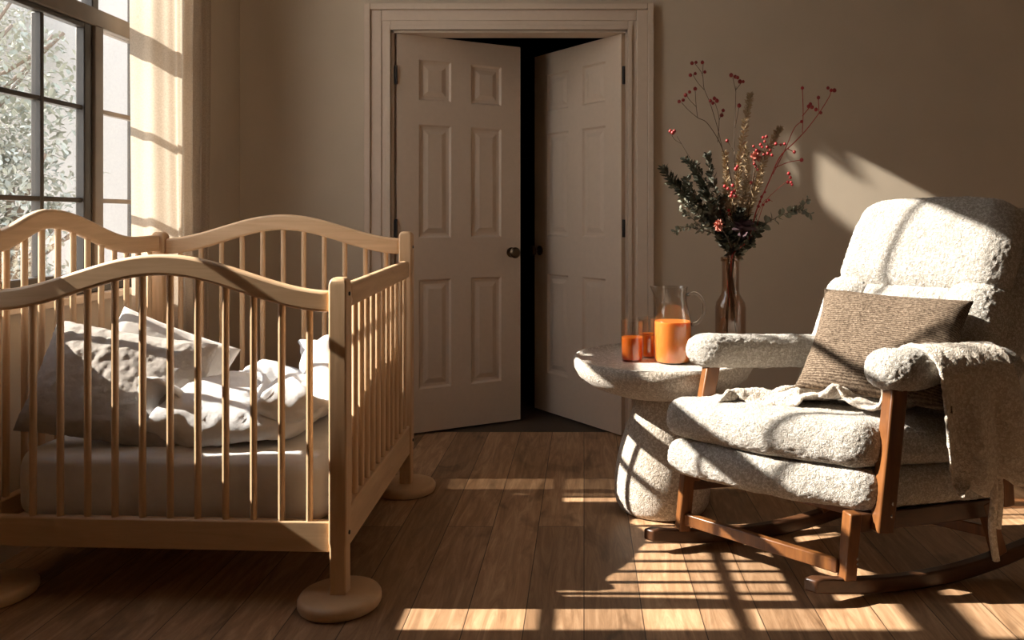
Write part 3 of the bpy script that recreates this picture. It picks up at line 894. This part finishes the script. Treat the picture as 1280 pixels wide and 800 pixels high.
#@@THROW@@
def fall_throw():
    O3, W3, B3 = np.array(O_), np.array(W_), np.array(B_)
    CC = lambda u, v, z: O3 + W3 * u + B3 * v + np.array((0, 0, z))
    L, W, wid, cv = 1.45, .285, .245, .385
    A, Bb, R = CC(.605, .08, .665), CC(.605, .62, .655), .082
    inv = np.linalg.inv(np.array([W3[:2], B3[:2]]).T)
    def start(a, b):
        s = a * L; v = cv + (b - .5) * wid
        if s < 1.0:
            k = (1.0 - s); u = .515 - k * .40; z = .74 - .12 * min(1, k * 3) + .07 * abs(math.sin(k * 18)); v -= .24 * k
        else: u = .60 + (s - 1.0); z = .765
        p = CC(u, v, z + .008 * ripple(a * 30, b * 22, 4)); p[2] += .028 * math.sin(b * 20 + 2 * ripple(a * 6, b * 3, 8))
        return p
    def collide(p, t):
        q = p.copy(); hit = np.zeros(len(p), bool); d = Bb - A
        tt = np.clip(((q - A) @ d) / (d @ d), 0, 1); c = A + tt[:, None] * d; e = q - c; l = np.linalg.norm(e, axis=1) + 1e-9
        m = l < R; q[m] = c[m] + e[m] / l[m][:, None] * R; hit |= m
        uv = (q[:, :2] - O3[:2]) @ inv.T; u, v = uv[:, 0], uv[:, 1]
        inside = (u < .625) & (q[:, 2] < .522) & (v < .62) & (v > -.05)
        up = inside & (.522 - q[:, 2] <= .625 - u); side = inside & ~up
        q[up, 2] = .522; hit |= up; q[side] += (.625 - u[side])[:, None] * W3
        low = .522 + .045 * np.exp(-((u - .40) / .13) ** 2 - ((v - .21) / .09) ** 2)
        m = (u < .56) & (q[:, 2] < low) & (q[:, 2] > .50); q[m, 2] = low[m]; hit |= m
        lim = .47 + (q[:, 2] - .40) * .30; back = (u < .54) & (v > lim)
        q[back] -= (v[back] - lim[back])[:, None] * B3
        q[:, 2] = np.maximum(q[:, 2], .01)
        return q, hit
    return let_fall(92, 18, L, W, start, collide, 260, .014, .05, .98, 2.2, .35)
THROW = fall_throw()
# soft upright folds where it hangs free
TH = soft(THROW, 92, 18, .5, 1)
for i in range(93):
    for j in range(19):
        k = smoothstep((i / 92 * 1.45 - 1.08) / .22)
        TH[i * 19 + j] += SD * k * (.013 * math.sin(j / 18 * 15 + i * .03) + .006 * math.sin(j * 1.9 + i * .11)) + B_ * k * .035 * (j / 18 - .2) * (i / 92) + V((0, 0, k * .018 * math.sin(j * .8)))
tr = tag(build('throw_blanket', (TH, sheet_faces(92, 18)), M['throw'], origin=C(.6, .4, .6), angle=180),
         'cream knitted throw draped over the near arm of the rocking chair, bunched on the seat', 'throw blanket')
sm_ = tr.modifiers.new('thickness', 'SOLIDIFY'); sm_.thickness = .013; sm_.offset = 1
ss_ = tr.modifiers.new('subsurf', 'SUBSURF'); ss_.levels = ss_.render_levels = 1
displace(tr, .010, .016)
tp = [P(1241, 585, 2.44), P(1243, 620, 2.43), P(1240, 660, 2.44), P(1245, 700, 2.45)]
part('tassel', join(tube(curve(tp, 6), .012, 8), tube(curve([q + V((.018, 0, 0)) for q in tp[:3]], 6), .010, 8)), M['throw'], tr, angle=180)

#@@END THROW@@

# ------------------------------------------------------------------ side table
TC = V((.303, 3.10, 0)); TZ = .585
tb = thing('side_table', 'round rough limestone side table with flared pedestal', 'side table', TC)
part('table_top', lathe([(0, TZ - .012), (.24, TZ - .012), (.318, TZ - .008), (.328, TZ + .001), (.338, TZ + .001), (.345, TZ - .010), (.343, TZ - .035), (.325, TZ - .068), (.27, TZ - .108), (.20, TZ - .132), (.12, TZ - .142), (0, TZ - .142)], TC, 96), M['stone'], tb, angle=180)
bo = part('table_base', lathe([(0, .0), (.145, 0), (.165, .006), (.179, .03), (.185, .07), (.184, .12), (.176, .18), (.160, .25), (.140, .31), (.118, .37), (.103, .42), (.098, .46), (0, .46)], TC, 96), M['stone'], tb, angle=180)
TOPZ = TZ - .012

# drinks
def shell(prof_out, wall, c, n=48):
    inner = [(max(0, r - wall), z) for r, z in prof_out[1:]]
    inner = [(r, max(z, prof_out[0][1] + wall * 2)) for r, z in inner]
    return lathe(prof_out + inner[::-1] + [(0, inner[0][1])], c, n)
def glass(c, label):
    g = thing('drinking_glass', label, 'drinking glass', c, group='juice glasses on the side table')
    c = V(c)
    part('tumbler', shell([(0, 0), (.037, 0), (.041, .004), (.043, .02), (.044, .155)], .0022, c), M['glass'], g, angle=60)
    part('juice', lathe([(0, .008), (.037, .008), (.0398, .02), (.0402, .092), (0, .092)], c, 40), M['tea'], g, angle=60)
    return g
glass((.184, 3.055, TOPZ), 'glass of amber juice on the stone table, standing clear at the left')
glass((.256, 3.135, TOPZ), 'glass of amber juice on the stone table, half hidden behind the pitcher')
pt = V((.336, 3.03, TOPZ))
pitcher = thing('pitcher', 'clear glass pitcher half full of orange juice on the stone table', 'pitcher', pt)
pv, pf = shell([(0, 0), (.064, 0), (.070, .005), (.0715, .02), (.0715, .14), (.068, .165), (.060, .20), (.054, .235), (.053, .262), (.057, .285)], .0025, pt, 64)
def spout(v):
    q = v - pt
    if q.z > .20:
        k = smoothstep((q.z - .20) / .085); a = math.atan2(q.y, q.x); d = abs(abs(a) - PI)
        s = math.exp(-(d / .38) ** 2) * k
        q.x -= .030 * s; q.z += .004 * s; q.y *= 1 - .25 * s
    return pt + q
part('pitcher_body', ([spout(v) for v in pv], pf), M['glass'], pitcher, angle=60)
part('juice', lathe([(0, .006), (.064, .006), (.0685, .02), (.0688, .140), (.067, .1555), (0, .1555)], pt, 48), M['juice'], pitcher, angle=50)
hp = []
for i in range(21):
    a = -1.25 + 2.6 * i / 20
    hp.append(pt + V((.062 + .052 * max(-.2, math.cos(a)) , -.012, .185 + .068 * math.sin(a))))
hp = [pt + V((.052, -.01, .255)), pt + V((.075, -.012, .262))] + [pt + V((.075 + .042 * math.cos(a), -.013, .205 + .058 * math.sin(a))) for a in [1.4 - 2.8 * i / 18 for i in range(19)]] + [pt + V((.068, -.012, .142))]
part('handle', tube(hp, .0062, 12), M['solidglass'], pitcher, angle=180)

# vase
vc = V((.575, 3.14, TOPZ))
vase = thing('vase', 'brown tinted glass bottle vase on the stone table holding the dried bouquet', 'vase', vc)
part('bottle', shell([(0, 0), (.05, 0), (.058, .006), (.060, .02), (.060, .195), (.056, .215), (.045, .233), (.037, .247), (.034, .262), (.034, .385), (.037, .39)], .003, vc, 48), M['smoke'], vase, angle=60)
part('collar', lathe([(.0365, .375), (.039, .378), (.039, .39), (.0365, .392)], vc, 40, closed=True), M['smoke'], vase)

#@@FLOWERS@@
# ------------------------------------------------------------------ the bouquet
VN = V((vc.x, vc.y, TOPZ + .39))                    # mouth of the vase
def stem_start(k):
    a = k * 2.4; r = .011 + .008 * ((k * 7) % 5) / 5
    low = vc + V((.022 * math.cos(a + 2.5), .022 * math.sin(a + 2.5), .10 + .05 * ((k * 3) % 4)))
    return [low, VN + V((r * math.cos(a), r * math.sin(a), 0))]
def pxs(pts, dy): return [P(x, y, vc.y + dy * min(1, (330 - y) / 130)) for x, y in pts]
def leaf(base, d, nrm, L, w, curl=.15):
    d = d.normalized(); s = d.cross(nrm).normalized(); nrm = s.cross(d)
    prof = [(0, .12), (.3, .9), (.6, 1), (.85, .55), (1, .05)]
    vs = []
    for t, k in prof:
        c = base + d * L * t + nrm * (-curl * L * t * t)
        vs += [c - s * w * k / 2 + nrm * w * .12 * k, c + nrm * 0, c + s * w * k / 2 + nrm * w * .12 * k]
    fs = []
    for i in range(len(prof) - 1):
        a = i * 3; fs += [(a, a + 1, a + 4, a + 3), (a + 1, a + 2, a + 5, a + 4)]
    return vs, fs
def rdir(): 
    while True:
        v = V((random.uniform(-1, 1), random.uniform(-1, 1), random.uniform(-1, 1)))
        if .1 < v.length < 1: return v.normalized()
def ball(c, r, n=8):
    return warp(lathe([(0, -1), (.5, -.86), (.87, -.5), (1, 0), (.87, .5), (.5, .86), (.12, 1), (.08, 1.25), (0, 1.25)], (0, 0, 0), n), lambda v: V(c) + v * r)
BG = 'stems of the dried bouquet'
proto_berry = {}
def branch(k, label, cat, main, subs, berries, dy, r=.0022, mat='stem', bmat='berry', name='berry_branch', br=.0075):
    e = thing(name, label, cat, vc + V((0, 0, .10)), group=BG)
    line = curve(stem_start(k) + pxs(main, dy))
    ms = [tube(line, [r * (1 - .6 * i / len(line)) for i in range(len(line))], 6)]
    for sb in subs: ms.append(tube(curve(pxs(sb, dy), 4), r * .5, 5))
    part('stem', join(*ms), M[mat], e, angle=180)
    for i, (x, y) in enumerate(berries):
        p = P(x, y, vc.y + dy * min(1, (330 - y) / 130) + .012 * math.sin(i * 2.1))
        rr = br * (.85 + .35 * random.random())
        m_ = M['bright'] if (bmat == 'bright' or (bmat == 'mix' and i % 2 == 0)) else M['berry']
        o = part('berry', ball(p, rr), m_, e, origin=p, angle=180)
    return e
branch(0, 'tall berry branch leaning left, forking to the highest dark red berries', 'berry branch',
       [(917, 290), (916, 235), (903, 186), (885, 155), (872, 147), (860, 137), (852, 128)],
       [[(903, 186), (897, 160), (888, 130), (880, 110), (878, 93), (869, 80)], [(880, 112), (872, 103), (866, 93)], [(878, 95), (879, 80)], [(872, 147), (870, 130), (869, 114)], [(870, 133), (862, 125), (859, 120)], [(897, 178), (899, 150), (895, 132), (893, 128)], [(899, 150), (903, 140)]],
       [(849, 127), (854, 125), (857, 119), (862, 115), (869, 111), (863, 94), (869, 92), (865, 79), (870, 78), (878, 78), (881, 90), (888, 126), (893, 123), (896, 126), (891, 129), (904, 138), (902, 144)], -.02)
branch(1, 'straight berry branch standing upright in the middle of the bouquet', 'berry branch',
       [(921, 290), (918, 235), (918, 180), (919, 140), (920, 108)], [[(920, 115), (916, 97)], [(920, 112), (927, 103)], [(919, 160), (924, 133)], [(918, 190), (909, 176)]],
       [(914, 94), (919, 96), (922, 97), (925, 102), (929, 102), (924, 132), (909, 176)], .04)
branch(2, 'long red-stemmed berry branch reaching far out to the upper right', 'berry branch',
       [(935, 300), (946, 262), (962, 225), (975, 196), (993, 178), (1008, 162), (1024, 141), (1036, 122), (1039, 114)],
       [[(966, 218), (980, 190), (993, 160), (1003, 152)], [(1003, 166), (1004, 140), (1003, 112)], [(1003, 145), (1012, 134)], [(1024, 142), (1023, 124)], [(968, 210), (985, 203), (1001, 200)], [(985, 186), (994, 191)]],
       [(1003, 110), (1035, 110), (1039, 113), (1043, 113), (1013, 130), (1015, 134), (1011, 133), (1023, 122), (1020, 137), (1026, 141), (1002, 152), (993, 190), (1002, 200)], -.03, mat='redstem', bmat='mix', r=.0032)
branch(3, 'short side branch with a pair of red berries at the far left', 'berry branch',
       [(905, 290), (893, 250), (875, 215), (861, 195), (852, 180), (846, 170)], [[(852, 180), (843, 174), (839, 167)]],
       [(838, 164), (843, 164), (841, 166)], -.06, r=.0016)
branch(4, 'branch of many small red berries massed right of centre', 'berry branch',
       [(930, 295), (938, 250), (946, 215), (954, 192), (957, 178)], [[(954, 192), (965, 182), (980, 180)], [(954, 190), (948, 188)], [(950, 205), (945, 210)], [(957, 182), (968, 186)], [(955, 190), (942, 184)]],
       [(954, 172), (956, 177), (951, 181), (959, 184), (963, 188), (949, 190), (955, 193), (960, 192), (946, 188), (942, 183), (970, 180), (976, 181), (981, 180), (945, 208), (947, 212), (943, 205), (953, 184), (958, 171), (965, 194), (939, 229)], .02, bmat='mix', r=.0018, br=.0062)
branch(5, 'low bright red sprig in the centre of the bouquet', 'berry branch',
       [(914, 300), (916, 270), (918, 240), (921, 213)], [[(917, 250), (908, 238), (905, 232)], [(917, 245), (926, 232)], [(916, 262), (912, 268)], [(914, 275), (890, 256)]],
       [(920, 211), (922, 208), (906, 233), (910, 236), (915, 241), (918, 239), (916, 232), (912, 268), (911, 263), (887, 252), (939, 228), (914, 245), (919, 245)], -.08, mat='stem', bmat='bright', r=.0016, br=.0062)
branch(6, 'little hanging red sprig at the right of the bouquet', 'berry branch',
       [(940, 295), (955, 255), (970, 238), (982, 228), (987, 222)], [[(946, 270), (956, 250), (966, 252)]], [(986, 217), (988, 222), (989, 228), (990, 231), (985, 228), (956, 240), (952, 246), (950, 252), (954, 256), (958, 252), (948, 258), (961, 250)], -.05, mat='redstem', bmat='bright', r=.0018, br=.006)

def sprig(k, label, main, dy, mat, L, w, n, spread=.9, start=.35, name='leafy_sprig', cat='sprig', subs=(), curl=.15, r=.0018):
    e = thing(name, label, cat, vc + V((0, 0, .10)), group=BG)
    line = curve(stem_start(k) + pxs(main, dy), 8)
    ms = [tube(line, [r * (1 - .6 * i / len(line)) for i in range(len(line))], 5)]
    lines = [line[int(len(line) * start):]]
    for sb in subs:
        l2 = curve(pxs(sb, dy), 6); ms.append(tube(l2, r * .6, 5)); lines.append(l2)
    part('stem', join(*ms), M['stem'], e, angle=180)
    L *= 1.4; w *= 1.5; n = int(n * 1.35)
    lv = []
    tot = sum((l[-1] - l[0]).length for l in lines)
    for l in lines:
        m = max(4, int(n * (l[-1] - l[0]).length / tot))
        for i in range(m):
            t = (i + .5) / m * (len(l) - 1); a = int(t); p = l[a].lerp(l[min(a + 1, len(l) - 1)], t - a)
            d = (l[min(a + 1, len(l) - 1)] - l[max(a - 1, 0)]).normalized()
            q = rdir(); q = (q - d * q.dot(d)).normalized()
            LL = L * (.7 + .5 * random.random()) * (1 - .35 * i / m)
            lv.append(leaf(p, d * (1 - spread * .5) + q * spread, rdir(), LL, w * LL / L, curl))
    part('leaves', join(*lv), M[mat], e, angle=180)
    return e
sprig(7, 'dark feathery conifer sprig spreading to the far left', [(905, 300), (885, 272), (862, 248), (843, 228), (829, 210)], -.03, 'darkgreen', .030, .007, 190, .8, .42)
sprig(8, 'dark conifer sprig standing at the upper left', [(908, 298), (895, 270), (882, 240), (870, 215), (856, 198)], .05, 'darkgreen', .026, .009, 170, .8, .42, subs=[[(885, 248), (876, 226), (868, 205)]])
sprig(9, 'narrow dark sprig rising just left of centre', [(908, 300), (900, 265), (893, 232), (886, 205), (884, 193)], .0, 'darkgreen', .022, .009, 90, .8, .45)
sprig(10, 'sage green sprig hanging low at the left', [(905, 305), (892, 292), (872, 286), (856, 284), (843, 290)], -.10, 'sage', .018, .010, 90, 1.0, .45, subs=[[(880, 288), (862, 270), (850, 262)], [(884, 284), (868, 262), (852, 250)]])
sprig(11, 'grey green leafy sprig arching out to the right', [(925, 305), (945, 288), (965, 275), (985, 266), (1000, 262), (1014, 268)], -.02, 'sage', .024, .015, 46, 1.0, .40, subs=[[(990, 266), (1003, 258), (1010, 248)], [(950, 284), (944, 270)]])
sprig(12, 'small olive sprig beside the mouth of the vase on the right', [(925, 312), (936, 300), (946, 290), (952, 280)], -.06, 'darkgreen', .024, .014, 34, 1.0, .45)
sprig(13, 'dense dark sprig in the left heart of the bouquet', [(912, 310), (902, 290), (893, 270), (888, 250)], -.09, 'darkgreen', .030, .010, 150, .8, .40)
sprig(14, 'olive sprig low in the middle of the bouquet', [(916, 312), (915, 295), (920, 275), (925, 262)], -.09, 'darkgreen', .026, .012, 90, .9, .40)
# dried grasses
gl = [([(918, 290), (922, 230), (928, 180), (935, 135), (938, 118)], .06, 'tall pale dried grass plume behind the upright berry branch'),
      ([(925, 290), (938, 240), (955, 200), (968, 172), (975, 160)], .07, 'pale dried grass plume behind the massed berries'),
      ([(915, 290), (910, 250), (908, 215), (906, 190)], .05, 'short dried grass plume left of the centre'),
      ([(922, 290), (930, 250), (934, 215), (932, 185)], .0, 'dried grass plume in the middle of the bouquet'),
      ([(926, 290), (938, 255), (948, 230), (952, 208)], .04, 'low dried grass plume under the massed berries'),
      ([(917, 292), (915, 262), (922, 235), (924, 205)], -.05, 'dried grass plume in front of the centre')]
for i, (pp, dy, lab) in enumerate(gl):
    sprig(15 + i, lab, pp, dy, 'straw', .018, .0034, 300, .9, .50, name='dried_grass', cat='dried grass', curl=.3, r=.0012)

for i, (pp, dy, mt_, lab) in enumerate([
    ([(908, 305), (888, 280), (866, 258), (850, 240), (838, 228)], .03, 'sage', 'grey green sprig between the two dark conifer sprigs at the left'),
    ([(910, 308), (898, 282), (880, 262), (864, 240), (858, 222)], -.06, 'darkgreen', 'dark sprig filling the middle of the left side'),
    ([(913, 310), (908, 285), (903, 262), (905, 245)], .06, 'sage', 'grey green sprig behind the red sprig in the centre'),
    ([(922, 310), (928, 295), (934, 282), (930, 270)], .05, 'darkgreen', 'dark leafy sprig behind the plum flower'),
    ([(918, 318), (912, 308), (906, 300), (903, 292)], -.09, 'darkgreen', 'short leafy sprig just above the mouth of the vase on the left'),
    ([(920, 318), (926, 310), (934, 304), (940, 303)], .02, 'sage', 'short leafy sprig just above the mouth of the vase on the right')]):
    sprig(30 + i, lab, pp, dy, mt_, .026, .011, 90, .9, .38)
# papery pink flower heads
for i, (x, y, dy, lab) in enumerate([(945, 196, .03, 'papery dried pink flower head below the massed berries'), (899, 282, -.11, 'small dusty pink flower low at the left of the bouquet')]):
    e = thing('dried_flower', lab, 'dried flower', vc + V((0, 0, .10)), group=BG)
    c = P(x, y, vc.y + dy)
    part('stem', tube(curve(stem_start(22 + i) + [P((915 + x) / 2 + 4, (320 + y) / 2, vc.y + dy * .5), c]), .0014, 5), M['stem'], e, angle=180)
    part('petals', join(*[leaf(c, rdir(), rdir(), .024, .010, .3) for _ in range(46)]), M['bloom'], e, angle=180)
e = thing('plum_flower', 'dark plum flower head sitting low in the right of the bouquet', 'dried flower', vc + V((0, 0, .10)), group=BG)
c = P(929, 285, vc.y - .07)
part('stem', tube(curve(stem_start(25) + [P(921, 305, vc.y - .03), c]), .002, 5), M['stem'], e, angle=180)
part('petals', join(*[leaf(c + V((0, 0, -.012)), (rdir() + V((0, -.2, .9))), V((0, 0, 1)) + rdir() * .4, .055, .040, .2) for _ in range(26)]), M['darkbloom'], e, angle=180)

#@@END FLOWERS@@

# ------------------------------------------------------------------ outside
struct('ground', box(-40, 12, -20, 40, -.6, -.5), M['ground'], smooth=False)
#@@TREES@@
def tree_mesh(c, h, crown, n, seed, lw=.11):
    rr = random.Random(seed)
    lv = []
    for i in range(n):
        while True:
            q = V((rr.uniform(-1, 1), rr.uniform(-1, 1), rr.uniform(-1, 1)))
            if q.length < 1: break
        # clumps
        k = int(rr.random() * 26); kk = random.Random(seed * 100 + k)
        cc = V((kk.uniform(-.75, .75), kk.uniform(-.75, .75), kk.uniform(-.9, .9)))
        p = V(c) + V((0, 0, h)) + V(((cc.x + q.x * .34) * crown[0], (cc.y + q.y * .34) * crown[1], (cc.z + q.z * .28) * crown[2]))
        d = V((rr.uniform(-1, 1), rr.uniform(-1, 1), rr.uniform(-1, .4)))
        if d.length < .1: d = V((1, 0, 0))
        lv.append(leaf(p, d, V((rr.uniform(-.5, .5), rr.uniform(-.5, .5), 1)), lw * rr.uniform(.7, 1.3), lw * .5))
    return join_fast(lv)
def join_fast(ms):
    vs, fs = [], []
    for v, f in ms:
        o = len(vs); vs.extend(v); fs.extend([tuple(i + o for i in q) for q in f])
    return vs, fs
def tree(c, h, crown, n, seed, label, mat):
    c = V(c); rr = random.Random(seed)
    e = thing('tree', label, 'tree', c, group='trees outside the window')
    ms = [tube([c, c + V((.05, .02, h * .4)), c + V((-.03, .05, h * .8)), c + V((.05, 0, h + crown[2] * .4))], [.10, .08, .06, .03], 8)]
    for i in range(9):
        a = rr.uniform(0, 2 * PI); z0 = h * rr.uniform(.45, .95)
        ms.append(tube(curve([c + V((0, 0, z0)), c + V((math.cos(a) * crown[0] * .4, math.sin(a) * crown[1] * .4, z0 + .4)), c + V((math.cos(a) * crown[0] * .85, math.sin(a) * crown[1] * .85, z0 + .4 + crown[2] * rr.uniform(.1, .6)))], 4), [.035] * 4 + [.02] * 5, 6))
    part('trunk', join_fast(ms), M['bark'], e, angle=180)
    part('foliage', tree_mesh(c, h, crown, int(n * 1.6), seed, .085), mat, e, angle=180)
tree((-6.85, 8.3, -.5), 3.0, (1.5, 1.3, 1.9), 5200, 3, 'leafy tree close outside the window, filling the left panes', M['tree'])
tree((-6.2, 8.6, -.5), 1.6, (.8, .8, 1.0), 2000, 4, 'low bushy tree outside, seen in the lower right casement panes', M['tree2'])
tree((-9.2, 10.5, -.5), 4.2, (1.8, 1.6, 2.2), 3500, 5, 'taller pale tree farther back outside the window', M['tree2'])
# pale rendered house across the yard
hb = thing('house', 'pale rendered house across the yard outside the window', 'house', (-8, 13, -.5))
part('wall', box(-16, -4.0, 12, 16, -.5, 5.6), M['render'], hb, smooth=False)
part('roof', ([V(p) for p in ((-16.3, 11.6, 5.6), (-3.7, 11.6, 5.6), (-3.7, 16.4, 5.6), (-16.3, 16.4, 5.6), (-16.3, 14, 7.4), (-3.7, 14, 7.4))], [(0, 1, 5, 4), (2, 3, 4, 5), (0, 4, 3), (1, 2, 5), (0, 3, 2, 1)]), M['bark'], hb, smooth=False)
# leafy twig by the window head, its shadow falls on the back wall
tw = thing('tree_branch', 'leafy branch hanging outside near the top of the window', 'branch', (-3.4, 2.2, 3.9))
tl = curve([(-4.3, 1.6, 4.9), (-3.7, 2.0, 4.3), (-3.3, 2.2, 4.0), (-3.0, 2.32, 3.8), (-2.85, 2.45, 3.62)], 8)
t2 = curve([(-3.3, 2.2, 4.0), (-3.1, 2.35, 3.6), (-3.0, 2.42, 3.3), (-2.98, 2.47, 3.15)], 8)
part('stem', join(tube(tl, .006, 6), tube(t2, .004, 6)), M['bark'], tw, angle=180)
rr_ = random.Random(5)
part('leaves', join_fast([leaf(p, V((rr_.uniform(-1, 1), rr_.uniform(-1, 1), rr_.uniform(-1, .3))), V((.6, .5, .6)), .10, .018) for p in tl[10:] + t2[8:] for _ in range(2)]), M['tree'], tw, angle=180)

#@@END TREES@@

# ------------------------------------------------------------------ light
w = bpy.data.worlds.new('sky'); S.world = w; w.use_nodes = True
nt = w.node_tree; bg = nt.nodes['Background']
tc = nt.nodes.new('ShaderNodeTexCoord'); sp = nt.nodes.new('ShaderNodeSeparateXYZ'); r = ramp(nt, [(.0, (.80, .78, .74)), (.55, (.72, .76, .82)), (1, (.5, .62, .85))])
nt.links.new(tc.outputs['Generated'], sp.inputs[0]); nt.links.new(sp.outputs[2], r.inputs[0]); nt.links.new(r.outputs[0], bg.inputs[0])
bg.inputs[1].default_value = SKY = 4.5
sd = V((1, 0, -.65)).normalized()
sun = bpy.data.lights.new('sun', 'SUN'); sun.energy = 16.5; sun.color = (1, .93, .84); sun.angle = math.radians(.45)
so = bpy.data.objects.new('sun', sun); COL.objects.link(so); so.rotation_euler = sd.to_track_quat('-Z', 'Y').to_euler()
# spot added for the light patch on the back wall; no real source
tgt = V((1.74, 4.058, 1.15)); bd = V((3.5, 1.36, -1.9)).normalized()
sp_ = bpy.data.lights.new('added_wall_spot', 'SPOT'); sp_.energy = 9000; sp_.color = (1, .92, .82); sp_.shadow_soft_size = .025
sp_.spot_size = math.radians(3.3); sp_.spot_blend = .3
spo = bpy.data.objects.new('added_wall_spot', sp_); COL.objects.link(spo); spo.location = tgt - bd * 10.5; spo.rotation_euler = bd.to_track_quat('-Z', 'Y').to_euler()

# ------------------------------------------------------------------ camera
cam = bpy.data.cameras.new('camera'); co = bpy.data.objects.new('camera', cam); COL.objects.link(co)
cam.sensor_width = 36; cam.lens = 36 * F / 1280
cam.shift_x = -(CX - 640) / 1280; cam.shift_y = -(400 - HY) / 1280
co.location = (0, 0, H); co.rotation_euler = (PI / 2, 0, 0); cam.clip_start = .05; cam.clip_end = 200
S.camera = co
S.view_settings.view_transform = 'Standard'; S.view_settings.look = 'None'; S.view_settings.gamma = 1
S.view_settings.use_curve_mapping = False; S.view_settings.exposure = .3
S.cycles.max_bounces = 10; S.cycles.diffuse_bounces = 6; S.cycles.transparent_max_bounces = 24; S.cycles.transmission_bounces = 8
S.cycles.sample_clamp_indirect = 6
